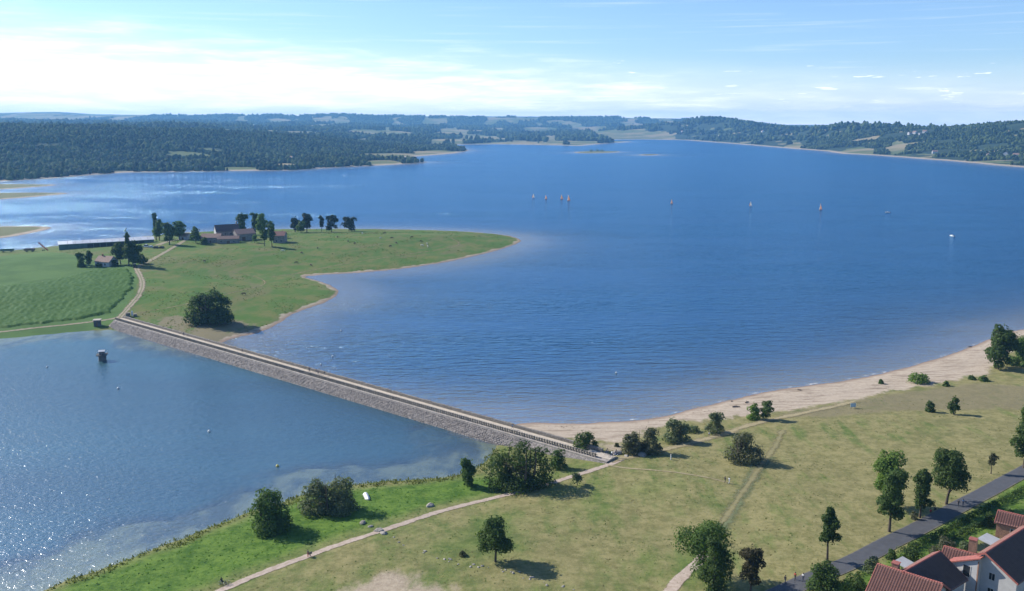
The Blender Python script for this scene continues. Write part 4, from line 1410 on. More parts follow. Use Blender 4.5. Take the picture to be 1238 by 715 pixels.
hpix('farm_shed', 'small grey shed with pale gable among the farm trees', 216, 290, 226, 290, 6, 3.0, 2.0, M_GREY, M_TILEOLD, doors=[('f', 0, 2.0, 2.2)], wins=[('l', 0, 1.8, .8, .8)], cat='shed')

# --- houses far off on the wooded shores
FH = [(935, 158, 9), (922, 160, 8), (1100, 163, 10), (1106, 162, 8), (1112, 164, 9), (1118, 161, 7), (1216, 188, 9), (1228, 190, 8), (1195, 190, 8), (1130, 186, 8), (905, 168, 8), (886, 166, 8), (870, 165, 8), (848, 163, 9), (825, 160, 9), (560, 180, 7), (352, 194, 8)]
fh0 = None
for i, (u, v, L) in enumerate(FH):
    p = G(u, v)
    if fh0 is None:
        fh0 = house('far_house', 'tiny pale house on the wooded far shore', (p.x, p.y, p.z - .3), .4, 13, 10, 6.0, 3.5, M_WHITE, M_TILEOLD, wins=[('f', x, z, 1.2, 1.5) for x in (-4, 0, 4) for z in (1.8, 4.4)], doors=[('f', 2, 1.2, 2.2)], chims=[(3, 0, 1.0, .8, M_BRICK)], group='houses on the far shore')
    else:
        o = copy_tree(fh0)
        o.location = (p.x, p.y, p.z - .3)
        o.rotation_euler = (0, 0, (i * 1.7) % 3.1)

# ------------------------------------------------------------------ people, each one continuous skin
PAL = {}


def pcol(name, c):
    return simple('cloth_' + name, c, .85, .12, 6.0)


M_SKIN = simple('skin', (.42, .25, .18), .6, .08, 6.0)
M_SHOE = simple('shoes', (.05, .045, .04), .7, .2, 6.0)
M_HAIR = simple('hair', (.045, .03, .02), .8, .3, 10.0)


def person_mesh(name, J, scale=1.0):
    """J: dict joint -> (pos, radius); bones fixed; faces take the cloth of their nearest bone"""
    bones = [('hip', 'waist', 2), ('waist', 'chest', 1), ('chest', 'neck', 1), ('neck', 'head', 0), ('head', 'crown', 0), ('head', 'nose', 0),
             ('chest', 'shL', 1), ('shL', 'elL', 1), ('elL', 'wrL', 0), ('wrL', 'haL', 0), ('chest', 'shR', 1), ('shR', 'elR', 1), ('elR', 'wrR', 0), ('wrR', 'haR', 0),
             ('hip', 'thL', 2), ('thL', 'knL', 2), ('knL', 'anL', 2), ('anL', 'toL', 3), ('hip', 'thR', 2), ('thR', 'knR', 2), ('knR', 'anR', 2), ('anR', 'toR', 3)]
    names = list(J)
    me = bpy.data.meshes.new(name)
    me.from_pydata([J[k][0] for k in names], [(names.index(a), names.index(b)) for a, b, _ in bones], [])
    o = bpy.data.objects.new(name, me)
    COL.objects.link(o)
    sk = o.modifiers.new('skin', 'SKIN')
    for i, k in enumerate(names):
        r = J[k][1]
        me.skin_vertices[0].data[i].radius = (r, r) if not isinstance(r, tuple) else r
    me.skin_vertices[0].data[names.index('hip')].use_root = True
    sb = o.modifiers.new('sub', 'SUBSURF')
    sb.levels = sb.render_levels = 1
    dg = bpy.context.evaluated_depsgraph_get()
    out = bpy.data.meshes.new_from_object(o.evaluated_get(dg))
    bpy.data.objects.remove(o)
    bpy.data.meshes.remove(me)
    out.materials.clear()
    for m in (M_SKIN, pcol('blue', (.08, .14, .30)), pcol('jeans', (.05, .065, .11)), M_SHOE):
        out.materials.append(m)
    B = [(np.array(J[a][0]), np.array(J[b][0]), m) for a, b, m in bones]
    for p in out.polygons:
        c = np.array(p.center)
        best = min(B, key=lambda s: np.linalg.norm(c - (s[0] + (s[1] - s[0]) * np.clip(np.dot(c - s[0], s[1] - s[0]) / (np.dot(s[1] - s[0], s[1] - s[0]) + 1e-9), 0, 1))))
        p.material_index = best[2]
        p.use_smooth = True
    out.name = name
    return out


def pose(lk, rk, la, ra, lean=0.0, drop=0.0, sit=None):
    """leg swing, arm swing (forward is -y)"""
    hz_ = .94 - drop
    J = {'hip': ((0, 0, hz_), (.155, .11)), 'waist': ((0, -lean * .3, hz_ + .18), (.14, .10)), 'chest': ((0, -lean * .8, hz_ + .42), (.165, .115)),
         'neck': ((0, -lean * 1.0, hz_ + .58), .055), 'head': ((0, -lean * 1.1 - .01, hz_ + .70), (.082, .095)), 'crown': ((0, -lean * 1.1, hz_ + .79), (.062, .07)), 'nose': ((0, -lean * 1.1 - .105, hz_ + .70), .016)}
    for s, nm, k, a in ((1, 'L', lk, la), (-1, 'R', rk, ra)):
        J['th' + nm] = ((s * .10, 0, hz_ - .06), .088)
        if sit is None:
            J['kn' + nm] = ((s * .105, -math.sin(k) * .42, hz_ - .06 - math.cos(k) * .42), .062)
            kk = k - .25 if k < 0 else k - .06
            J['an' + nm] = ((s * .105, -math.sin(k) * .42 - math.sin(kk) * .40, max(.08, hz_ - .06 - math.cos(k) * .42 - math.cos(kk) * .40)), .042)
        else:
            J['kn' + nm] = ((s * .13, -.42 * sit[0], hz_ - .06 + .42 * sit[1]), .062)
            J['an' + nm] = ((s * .13, -.42 * sit[0] - sit[2], max(.08, hz_ - .06 + .42 * sit[1] - sit[3])), .042)
        an = J['an' + nm][0]
        J['to' + nm] = ((an[0] * 1.08, an[1] - .17, an[2] - .035), .034)
        sh = (s * .185, -lean * .85, hz_ + .50)
        J['sh' + nm] = (sh, .062)
        J['el' + nm] = ((s * .235, sh[1] - math.sin(a) * .28, sh[2] - math.cos(a) * .28), .044)
        J['wr' + nm] = ((s * .24, sh[1] - math.sin(a) * .28 - math.sin(a + .35) * .25, sh[2] - math.cos(a) * .28 - math.cos(a + .35) * .25), .032)
        w_ = J['wr' + nm][0]
        J['ha' + nm] = ((w_[0], w_[1] - math.sin(a + .35) * .13, w_[2] - math.cos(a + .35) * .13), .036)
    return J


PM = {'walk': person_mesh('person', pose(.42, -.38, -.45, .5)), 'stand': person_mesh('person', pose(.04, -.05, .06, -.04)),
      'sit': person_mesh('person', pose(0, 0, .6, .6, .1, .80, (.72, .72, .22, .38))), 'ride': person_mesh('person', pose(0, 0, .95, .95, .22, -.12, (.80, -.30, -.05, .40)))}
HAIRZ = {'walk': (.94, 0, 0), 'stand': (.94, 0, 0), 'sit': (.14, .1, 0), 'ride': (1.06, .22, 0)}
_hair = {}
for k, (hz0, ln, _) in HAIRZ.items():
    _hair[k] = MB().lathe([(.088, -.06), (.108, .0), (.106, .06), (.082, .115), (.035, .14)], 10, (0, -ln * 1.1 + .025, hz0 + .735), sx=.95, sy=1.1).mesh('hair', True)


def person(label, p, rz, kind, shirt, legs, group=None, s=1.0, parent_z=None, hair=M_HAIR):
    o = bpy.data.objects.new('person', PM[kind])
    COL.objects.link(o)
    o.location = p
    o.rotation_euler = (0, 0, rz)
    o.scale = (s, s, s)
    for i, m in ((1, shirt), (2, legs)):
        o.material_slots[i].link = 'OBJECT'
        o.material_slots[i].material = m
    link('hair', _hair[kind], hair, o)
    return tag(o, label, 'person', group)


S_RED, S_WHITE, S_DARK, S_BLUE, S_TAN = pcol('red', (.45, .06, .04)), pcol('white', (.72, .72, .72)), pcol('black', (.03, .03, .035)), pcol('sky', (.12, .22, .42)), pcol('tan', (.33, .25, .16))
S_JEAN, S_ORANGE = pcol('denim', (.05, .065, .11)), pcol('orange', (.62, .18, .04))
GP = 'people walking'
person('person in black shirt walking on the meadow footpath beside another in white', G(876.5, 584), 2.2, 'walk', S_DARK, S_DARK, GP)
person('person in white clothes walking on the meadow footpath', G(881.5, 585), 2.2, 'walk', S_WHITE, S_WHITE, GP)
person('person in dark clothes walking on the road end below the copper tree', G(949, 706), -.9, 'walk', S_DARK, S_JEAN, GP)
person('person in red shirt walking on the road end behind two others', G(961, 702), -.9, 'walk', S_RED, S_DARK, GP)
person('person in white shirt walking by the big dark bush at the road end', G(970.5, 703), -.9, 'walk', S_WHITE, S_JEAN, GP)
person('person in dark shirt strolling on the road under the round-headed tree', G(1158.5, 613), 2.4, 'walk', S_DARK, S_DARK, GP)
person('person in blue-grey shirt strolling on the road under the round-headed tree', G(1164, 612), 2.4, 'walk', S_BLUE, S_JEAN, GP)
person('person in orange-red top sitting on the grass verge by the road', G(1125, 620), 2.6, 'sit', S_RED, S_DARK)
person('person in dark top sitting on the grass verge by the road', G(1130, 617), 2.0, 'sit', S_DARK, S_DARK)
gd = 'walkers on the dam'
for i, (x, y, sh) in enumerate([(140.5, .6, S_DARK), (142.0, -.3, S_JEAN), (144.5, .7, S_DARK), (146.3, .2, S_DARK), (149.5, .6, S_BLUE), (97.5, .4, S_DARK), (53.0, .6, S_DARK), (240, .2, S_BLUE)]):
    person(['person in dark clothes walking in the group on the dam', 'person alone in black on the dam walkway beside the peninsula', 'person alone in blue on the dam walkway beside the large tree clump'][0 if i < 5 else (1 if i < 7 else 2)],
           dam_pt(x, y), dam_rz + (1.57 if i % 2 else -1.57), 'walk' if i != 3 else 'stand', sh if i not in range(5) else [S_DARK, S_JEAN][i % 2], S_JEAN, gd)
person('person in red trousers standing by the wooden sign beside the path', G(372.5, 674), .6, 'stand', S_TAN, S_RED)
person('person in white resting on the beach edge near the pale willows', G(857, 529), .6, 'stand', S_WHITE, S_TAN)

# ------------------------------------------------------------------ bicycles
M_TYRE = simple('rubber', (.02, .02, .02), .8, .2, 5.0)
M_STEEL = simple('steel', (.45, .46, .48), .35, .1, 5.0, metal=.9)
M_BIKE = simple('bike_paint', (.10, .12, .35), .35, .1, 5.0)


def torus(m, c, r, t, n=20, k=6):
    vs, fs = [], []
    for i in range(n):
        a = 2 * math.pi * i / n
        for j in range(k):
            b = 2 * math.pi * j / k
            rr = r + t * math.cos(b)
            vs.append((c[0] + t * math.sin(b), c[1] + rr * math.cos(a), c[2] + rr * math.sin(a)))
    for i in range(n):
        for j in range(k):
            fs.append((i * k + j, ((i + 1) % n) * k + j, ((i + 1) % n) * k + (j + 1) % k, i * k + (j + 1) % k))
    m.add(vs, fs)


def bicycle(label, p, rz, group='bicycles', paint=None):
    t = thing('bicycle', label, 'bicycle', p, rz, group)
    for y in (-.52, .52):
        m = MB()
        torus(m, (0, y, .34), .32, .022)
        w_ = m.build('wheel', M_TYRE, t)
        sp = MB()
        for i in range(8):
            a = math.pi * i / 8
            sp.tube([(0, y - .3 * math.cos(a), .34 - .3 * math.sin(a)), (0, y + .3 * math.cos(a), .34 + .3 * math.sin(a))], .006, 4)
        sp.build('spokes', M_STEEL, w_)
    f = MB()
    for a, b in (((0, .52, .34), (0, .12, .30)), ((0, .12, .30), (0, .22, .82)), ((0, .22, .78), (0, .52, .34)), ((0, .12, .30), (0, -.38, .72)), ((0, .22, .78), (0, -.36, .80)), ((0, -.34, .88), (0, -.52, .34))):
        f.tube([a, b], .026, 6)
    f.build('frame', paint or M_BIKE, t)
    MB().lathe([(.02, .0), (.09, .03), (.08, .07), (.02, .08)], 10, (0, .24, .84), sx=.8, sy=1.5).build('saddle', M_TYRE, t)
    MB().tube([(-.28, -.26, .98), (-.2, -.34, 1.0), (0, -.35, .96), (.2, -.34, 1.0), (.28, -.26, .98)], .02, 6).build('handlebar', M_STEEL, t)
    MB().tube([(-.16, .12, .22), (.16, .12, .38)], .02, 5).box(.14, .26, .06, .18, .36, .40).box(-.26, -.14, .06, .18, .20, .24).build('pedals', M_STEEL, t)
    return t


for i, (u, v, rz, sh, lb) in enumerate([(733, 553, 1.2, S_DARK, 'dark shirt'), (739, 556, 1.9, S_WHITE, 'white shirt'), (744, 554, .9, S_DARK, 'black top')]):
    p = G(u, v)
    p.z = max(p.z, ground(p.x, p.y)) + .02
    al, ac = dam_coord(p.x, p.y)
    if al < DL + 1 and abs(ac) < 2.4:
        p.z = DAM_Z
    bicycle('bicycle ridden by the person in %s at the dam end' % lb, p, rz)
    person('person in %s riding a bicycle at the dam end' % lb, p, rz, 'ride', sh, S_JEAN, 'cyclists at the dam end')
    COL.objects[-1] if False else None
for i, (u, v, rz) in enumerate([(266, 708, .3), (271, 707, 1.5), (275, 708, 2.2)]):
    bicycle('bicycle parked on the grass beside the gravel path near the willows', G(u, v), rz, 'bicycles parked by the path', S_DARK)
person('person in black sitting on the grass by the parked bicycles', G(267.5, 703), .7, 'sit', S_DARK, S_JEAN)

# ------------------------------------------------------------------ boats and buoys
M_HULLW = simple('white_hull', (.75, .74, .72), .4, .08, 2.0)
M_HULLO = simple('orange_hull', (.75, .28, .08), .4, .08, 2.0)
def sail_mat(c):
    def b(n, out):
        nz = n.noise(n.new('ShaderNodeTexCoord').outputs['Object'], 1.5, 3)
        cc_ = n.mix(nz, tuple(v * .9 for v in c), c)
        n.l.new(n.new('ShaderNodeMixShader', {0: .5, 1: n.new('ShaderNodeBsdfDiffuse', {0: cc_}), 2: n.new('ShaderNodeBsdfTranslucent', {0: cc_})}).outputs[0], out.inputs[0])
    return b


M_SAILO = mat('orange_sail', sail_mat((.95, .52, .10)))
M_SAILW = mat('white_sail', sail_mat((.88, .84, .78)))


def hull_mesh(name, L, B, Hh):
    vs, fs = [], []
    n, k = 11, 7
    for i in range(n):
        t = i / (n - 1)
        b = B / 2 * min(1.0, 1.55 * math.sin(math.pi * min(1, (.16 + .84 * t))) ** .55 if t < 1 else 0) if t < .999 else .02
        sheer = Hh * (1 + .25 * t * t)
        for j in range(k):
            a = -1 + 2 * j / (k - 1)
            vs.append((b * a, -L / 2 + L * t, sheer * (abs(a) ** 2.2) - .12 * (1 - t * t)))
    for i in range(n - 1):
        for j in range(k - 1):
            fs.append((i * k + j, i * k + j + 1, (i + 1) * k + j + 1, (i + 1) * k + j))
    fs.append(tuple(range(k)))
    # deck
    m = len(vs)
    for i in range(n):
        l, r = vs[i * k], vs[i * k + k - 1]
        vs += [(l[0] * .9, l[1], l[2] - .06), (r[0] * .9, r[1], r[2] - .06)]
    for i in range(n - 1):
        fs.append((m + 2 * i, m + 2 * i + 1, m + 2 * i + 3, m + 2 * i + 2))
        fs.append((i * k, (i + 1) * k, m + 2 * i + 2, m + 2 * i))
        fs.append((i * k + k - 1, m + 2 * i + 1, m + 2 * i + 3, (i + 1) * k + k - 1))
    mb = MB().add(vs, fs)
    return mb.mesh(name, True)


def sail_mesh(name, A, B, C, belly):
    A, B, C = Vector(A), Vector(B), Vector(C)
    n = 8
    vs, fs, idx_ = [], [], {}
    for side in (0, 1):
        for i in range(n + 1):
            for j in range(n + 1 - i):
                u_, v_ = i / n, j / n
                w_ = 1 - u_ - v_
                p = A * w_ + B * u_ + C * v_
                p.x += belly * 27 * max(0, u_ * v_ * w_) + side * .025
                idx_[(side, i, j)] = len(vs)
                vs.append(p)
        for i in range(n):
            for j in range(n - i):
                fs.append((idx_[(side, i, j)], idx_[(side, i + 1, j)], idx_[(side, i, j + 1)]))
                if j < n - i - 1:
                    fs.append((idx_[(side, i + 1, j)], idx_[(side, i + 1, j + 1)], idx_[(side, i, j + 1)]))
    return MB().add(vs, fs).mesh(name, True)


hm = hull_mesh('hull', 4.6, 1.7, .55)
sm = sail_mesh('mainsail', (0, .55, 1.1), (0, -2.0, 1.15), (0, .55, 7.2), .35)
jm = sail_mesh('jib', (0, .65, .9), (.25, .7, .95), (0, .6, 5.4), .0)
jm = sail_mesh('jib', (.2, .72, .95), (0, 2.2, .75), (0, .62, 5.6), .25)
mm = MB().tube([(0, .6, .1), (0, .58, 7.4)], [.06, .03], 7).tube([(0, .55, 1.05), (0, -2.05, 1.1)], .035, 6).mesh('mast', True)
BO = [(645, 239.5, .5, 0, 0), (660, 241, 1.2, 1, 1), (679, 241, 2.0, 0, 1), (687.5, 243, .9, 2, 2), (812, 246.5, .4, 1, 1), (907.5, 249.5, 2.4, 0, 0), (992, 254, 1.0, 2, 2), (1073, 257.5, 1.6, 3, 3), (1151, 286, .3, 3, 3)]
for i, (u, v, rz, sc_, hc) in enumerate(BO):
    p = G(u, v)
    rz = 2.0 + .2 * math.sin(i * 2.3) if i < 7 else rz
    lb = ('small sailing dinghy among four sailing close together off the peninsula tip' if i < 4 else
          ['white and orange dinghy sailing alone in mid lake', 'pale-sailed dinghy sailing between two other lone dinghies', 'orange-sailed dinghy, tallest of the lone sailing boats', '', ''][i - 4] if i < 7 else
          ['low white boat lying beyond the orange-sailed dinghy', 'low white boat lying off the beach end'][i - 7])
    if i < 7:
        t = thing('sailing_dinghy', lb, 'sailing boat', (p.x, p.y, .02), rz, 'sailing dinghies on the lake')
        link('hull', hm if hc == 0 else hm.copy(), [M_HULLW, M_HULLO, M_HULLO][hc], t) if False else None
        h_ = bpy.data.objects.new('hull', hm); COL.objects.link(h_); h_.parent = t
        if not hm.materials: hm.materials.append(M_HULLW)
        h_.material_slots[0].link = 'OBJECT'; h_.material_slots[0].material = [M_HULLW, M_HULLO, M_HULLO][hc]
        link('mast', mm, M_STEEL, t)
        for nm, me_, mt_ in (('mainsail', sm, [M_SAILW, M_SAILO, M_SAILO][hc]), ('jib', jm, [M_SAILO, M_SAILW, M_SAILW][hc])):
            s_ = bpy.data.objects.new(nm, me_); COL.objects.link(s_); s_.parent = t
            if not me_.materials: me_.materials.append(M_SAILW)
            s_.material_slots[0].link = 'OBJECT'; s_.material_slots[0].material = mt_
        t.scale = [(.80,) * 3, (.74,) * 3, (.98,) * 3][[0, 1, 2][min(sc_, 2)]]
        q = Vector((p.x, p.y, .3)) + Matrix.Rotation(rz, 3, 'Z') @ Vector((.35, -1.1, 0))
        person('person in dark clothes sitting in a sailing dinghy', (q.x, q.y, .38), rz + 1.5, 'sit', S_DARK, S_DARK, 'dinghy crews')
    else:
        t = thing('motor_boat', lb, 'boat', (p.x, p.y, .02), rz)
        MBm = hull_mesh('hull', 5.2, 1.9, .75)
        link('hull', MBm, M_HULLW, t)
        MB().box(-.55, .55, -.6, .7, .45, 1.25).build('cabin', M_HULLW, t)
        MB().box(-.5, .5, .65, .75, .75, 1.15).build('windscreen', M_GLASS, t)
        MB().box(-.2, .2, -2.9, -2.5, .1, 1.0).build('motor', M_TYRE, t)
pb_ = G(443.5, 602)
t = thing('rowing_boat', 'white rowing boat turned over on the lush grass by the basin', 'boat', (pb_.x, pb_.y, pb_.z + .62), .35)
hh_ = link('hull', hull_mesh('hull', 3.9, 1.5, .62), M_HULLW, t)
hh_.rotation_euler = (math.pi, 0, 0)
kb = MB().box(-.04, .04, -1.8, 1.5, .10, .18).build('keel', M_HULLW, t)

M_BUOYY = simple('yellow_buoy', (.62, .52, .12), .5, .12, 2.0)
M_BUOYW = simple('white_buoy', (.70, .70, .66), .5, .1, 2.0)
for i, (u, v, mt_, lb) in enumerate([(253, 522, M_BUOYW, 'pale round buoy floating in the middle of the basin'), (335.5, 564, M_BUOYY, 'yellow round buoy floating near the willows'), (143, 470, M_BUOYW, 'pale buoy floating in the basin beyond the intake tower'),
                                     (745, 451, M_BUOYW, 'white buoy floating off the beach'), (57, 444, M_BUOYW, 'pale buoy floating between the intake tower and the field bank'), (412, 400, M_BUOYW, 'white buoy floating in the bay beside the peninsula'),
                                     (402, 431, M_BUOYW, 'white buoy floating beside the dam'), (388, 441, M_BUOYW, 'white buoy nearer the dam wall')]):
    p = G(u, v)
    t = thing('buoy', lb, 'buoy', (p.x, p.y, 0), 0, 'buoys')
    k_ = .55 if i < 3 else .42
    MB().lathe([(.05 * k_, -.7 * k_), (.65 * k_, -.45 * k_), (.9 * k_, .05 * k_), (.72 * k_, .6 * k_), (.35 * k_, .95 * k_), (.1 * k_, 1.02 * k_)], 14).build('float', mt_, t, smooth=True)
    MB().lathe([(.93 * k_, -.08 * k_), (.95 * k_, .0), (.93 * k_, .10 * k_)], 14).build('band', M_TYRE, t)
    MB().tube([(0, 0, k_), (0, 0, 1.5 * k_)], .05, 6).build('ring', M_STEEL, t)

# intake tower in the basin
p = G(124, 436)
t = thing('intake_tower', 'dark concrete intake tower with a pale railed platform in the basin', 'tower', (p.x, p.y, 0), .3)
M_DARKC = simple('dark_concrete', (.10, .10, .10), .9, .3, .8)
MB().lathe([(1.55, -6), (1.5, 2.3)], 10).build('shaft', M_DARKC, t)
MB().box(-2.0, 2.0, -2.0, 2.0, 2.3, 2.65).build('platform', M_DARKC, t)
MB().box(-1.0, 1.0, -1.0, 1.0, 2.65, 3.9).build('hut', M_DARKC, t)
MB().prism([(-1.2, 3.9), (1.2, 3.9), (0, 4.4)], -1.2, 1.2).build('hut_roof', M_METALROOF, t)
for a in range(8):
    x, y = [(-1.9, -1.9), (0, -1.9), (1.9, -1.9), (1.9, 0), (1.9, 1.9), (0, 1.9), (-1.9, 1.9), (-1.9, 0)][a]
    MB().tube([(x, y, 2.6), (x, y, 3.6)], .04, 5).build('rail_post', M_STEEL, t)
MB().tube([(-1.9, -1.9, 3.55), (1.9, -1.9, 3.55), (1.9, 1.9, 3.55), (-1.9, 1.9, 3.55), (-1.9, -1.9, 3.55)], .035, 5).build('handrail', M_STEEL, t)
p = G(118, 394)
t = thing('valve_house', 'small dark concrete valve house with pale roof on the field bank', 'hut', (p.x, p.y, p.z - .3), .25)
MB().box(-1.4, 1.4, -1.4, 1.4, 0, 3.0).build('wall', M_DARKC, t)
MB().box(-1.7, 1.7, -1.7, 1.7, 3.0, 3.3).build('roof_slab', M_CONC, t)
MB().box(-.45, .45, -1.46, -1.3, .2, 2.2).build('door', M_SHUT, t)
p = G(158, 383)
t = thing('gate_pillar', 'stone gate block with a white notice board where the track meets the dam', 'gate', (p.x, p.y, p.z - .2), .5)
MB().box(-2.2, -.2, -.8, .8, 0, 2.2).build('stone_block', M_PARA, t)
MB().box(.3, 1.1, -.1, .1, .4, 2.9).build('notice_board', M_HULLW, t)
MB().box(1.3, 2.8, -.6, .8, 0, 1.3).build('stone_block', M_PARA, t)
for (u, v, lb) in [(140, 388, 'wooden post at the start of the dam beside the track'), (811, 556, 'white marker post in the meadow below the pale willow')]:
    p = G(u, v)
    t = thing('marker_post', lb, 'post', (p.x, p.y, p.z - .2), 0)
    MB().box(-.14, .14, -.14, .14, 0, 1.7).build('post', M_HULLW if 'white' in lb else M_WOOD, t)
    MB().lathe([(.2, 0), (.14, .14), (.02, .2)], 4, (0, 0, 1.7)).build('post_cap', M_CONC, t)
p = G(1031, 494)
t = thing('sign_board', 'small pale blue information board where the sandy track ends', 'sign', (p.x, p.y, p.z - .2), .2)
for s in (-.7, .7):
    MB().box(s - .07, s + .07, -.07, .07, 0, 1.9).build('post', M_WOOD, t)
MB().box(-.95, .95, -.13, -.075, .7, 2.0).build('panel', simple('pale_blue_panel', (.42, .55, .60), .6, .1, 2.0), t)
p = G(375, 673)
t = thing('sign_board', 'small wooden sign beside the gravel path near the willows', 'sign', (p.x, p.y, p.z - .2), .8)
MB().box(-.08, .08, -.08, .08, 0, 1.3).build('post', M_WOOD, t)
MB().box(-.45, .45, -.14, -.085, .75, 1.3).build('panel', M_WOOD, t)


# ------------------------------------------------------------------ vehicles on the farm
M_CARW = simple('white_car_paint', (.72, .72, .71), .25, .05, 1.0)
M_CARD = simple('dark_car_paint', (.05, .055, .07), .25, .1, 1.0)
M_TRED = simple('red_tractor_paint', (.45, .05, .03), .4, .1, 1.0)
M_TGRN = simple('green_trailer_paint', (.07, .16, .11), .6, .2, 1.0)


def wheel(t, x, y, r, w_):
    o = MB().tube([(x - w_ / 2, y, r), (x + w_ / 2, y, r)], r, 14).build('wheel', M_TYRE, t)
    MB().tube([(x - w_ / 2 - .01, y, r), (x + w_ / 2 + .01, y, r)], r * .55, 10).build('rim', M_STEEL, o)


def car(label, p, rz, paint, group=None, van=False):
    t = thing('parked_car', label, 'car', p, rz, group)
    top_ = 1.95 if van else 1.45
    prof = [(-2.1, .32), (2.1, .32), (2.15, .62), (2.05, .86), (1.1, .95), (-1.95, .98), (-2.1, .8)]
    MB().prism(prof, -.85, .85).build('body', paint, t)
    MB().prism([(1.05, .951), (.45, top_ - .03), (-1.4, top_), (-1.95, .981)], -.76, .76).build('cabin', M_GLASS, t)
    MB().prism([(.5, top_ - .02), (.4, top_ + .05), (-1.35, top_ + .06), (-1.5, top_ - .04)], -.74, .74).build('roof_panel', paint, t)
    for x in (-.8, .8):
        for y in (-1.3, 1.3):
            wheel(t, x, y, .33, .2)
    for x in (-.6, .6):
        MB().box(x - .18, x + .18, 2.1, 2.19, .62, .78).build('headlight', M_HULLW, t)
    return t


for (u, v, rz, pt_, lb, vn) in [(176, 299, 1.2, M_CARW, 'white van parked at the barn end', True), (181.5, 299.5, 1.3, M_CARW, 'white car parked beside the white van', False), (188, 300.5, 1.2, M_CARD, 'dark car parked between the white car and another dark car', False),
                                (195, 300.5, 1.4, M_CARD, 'dark car parked last in the row by the farm drive', False)]:
    p = G(u, v)
    car(lb, p, rz, pt_, 'cars parked at the farm', vn)
p = G(163, 324)
t = thing('tractor', 'red tractor driving on the dirt track at the trees', 'tractor', p, .5)
MB().prism([(-.3, .7), (1.6, .7), (1.6, 1.25), (-.3, 1.4)], -.38, .38).build('bonnet', M_TRED, t)
MB().prism([(-1.3, 1.0), (-.3, 1.0), (-.4, 2.5), (-1.2, 2.5)], -.6, .6).build('cab', M_GLASS, t)
MB().box(-.72, .72, -1.35, -.25, 2.5, 2.62).build('cab_roof', M_HULLW, t)
for x in (-.85, .85):
    wheel(t, x, -.9, .8, .4)
    wheel(t, x * .85, 1.2, .48, .28)
for (u, v, rz, lb, ln) in [(9, 305, 1.9, 'green farm trailer parked on the bank beyond the field', 9.0), (36, 304.5, 1.75, 'dark hay wagon parked on the bank beyond the field', 7.0)]:
    p = G(u, v)
    t = thing('farm_trailer', lb, 'trailer', p, rz, 'farm trailers')
    MB().box(-1.2, 1.2, -ln / 2, ln / 2, .9, 1.1).build('bed', M_DARKC, t)
    for sx in (-1.2, 1.1):
        MB().box(sx, sx + .1, -ln / 2, ln / 2, 1.1, 2.3).build('side_board', M_TGRN if 'green' in lb else M_WOOD, t)
    for sy in (-ln / 2, ln / 2 - .1):
        MB().box(-1.1, 1.1, sy, sy + .1, 1.1, 2.2).build('end_board', M_TGRN if 'green' in lb else M_WOOD, t)
    MB().tube([(0, ln / 2, .95), (0, ln / 2 + 1.6, .7)], .08, 6).build('drawbar', M_STEEL, t)
    for x in (-1.0, 1.0):
        for y in (-ln * .28, ln * .28):
            wheel(t, x, y, .45, .3)
p = G(53, 303.5)
t = thing('grain_elevator', 'tilted farm conveyor standing on the bank beside the barn', 'machine', p, 1.3)
MB().prism([(-4, .6), (-3.4, .4), (4, 5.6), (3.8, 6.1)], -.4, .4).build('belt_frame', M_TRED, t)
MB().tube([(-.6, .3, .4), (-.2, 1.6, 3.9)], .07, 6).tube([(.6, .3, .4), (.2, 1.6, 3.9)], .07, 6).build('support', M_STEEL, t)
for x in (-.75, .75):
    wheel(t, x, .3, .45, .25)

# ------------------------------------------------------------------ cows on the pasture
M_COWW = simple('white_cow', (.62, .58, .52), .9, .15, 2.0)
M_COWB = simple('dark_cow', (.07, .045, .03), .9, .3, 2.0)


def cow_mesh():
    J = [((0, .75, 1.15), .30), ((0, 0, 1.08), .36), ((0, -.7, 1.15), .31), ((0, -1.1, 1.22), .19), ((0, -1.45, .85), .13), ((0, -1.62, .45), .10), ((0, -1.70, .22), .075),
         ((.22, .78, .9), .16), ((.22, .84, .52), .08), ((.22, .78, .06), .06), ((-.22, .78, .9), .16), ((-.22, .84, .52), .08), ((-.22, .78, .06), .06),
         ((.2, -.72, .85), .14), ((.2, -.70, .45), .075), ((.2, -.74, .06), .06), ((-.2, -.72, .85), .14), ((-.2, -.70, .45), .075), ((-.2, -.74, .06), .06),
         ((0, 1.08, 1.2), .05), ((0, 1.14, .6), .035), ((.2, -1.5, .72), .04), ((-.2, -1.5, .72), .04)]
    E = [(0, 1), (1, 2), (2, 3), (3, 4), (4, 5), (5, 6), (0, 7), (7, 8), (8, 9), (0, 10), (10, 11), (11, 12), (2, 13), (13, 14), (14, 15), (2, 16), (16, 17), (17, 18), (0, 19), (19, 20), (4, 21), (4, 22)]
    me = bpy.data.meshes.new('cow')
    me.from_pydata([j[0] for j in J], E, [])
    o = bpy.data.objects.new('cow', me)
    COL.objects.link(o)
    o.modifiers.new('skin', 'SKIN')
    for i, j in enumerate(J):
        me.skin_vertices[0].data[i].radius = (j[1], j[1])
    me.skin_vertices[0].data[1].use_root = True
    s_ = o.modifiers.new('sub', 'SUBSURF')
    s_.levels = s_.render_levels = 1
    out = bpy.data.meshes.new_from_object(o.evaluated_get(bpy.context.evaluated_depsgraph_get()))
    bpy.data.objects.remove(o)
    out.polygons.foreach_set('use_smooth', np.ones(len(out.polygons), bool))
    return out


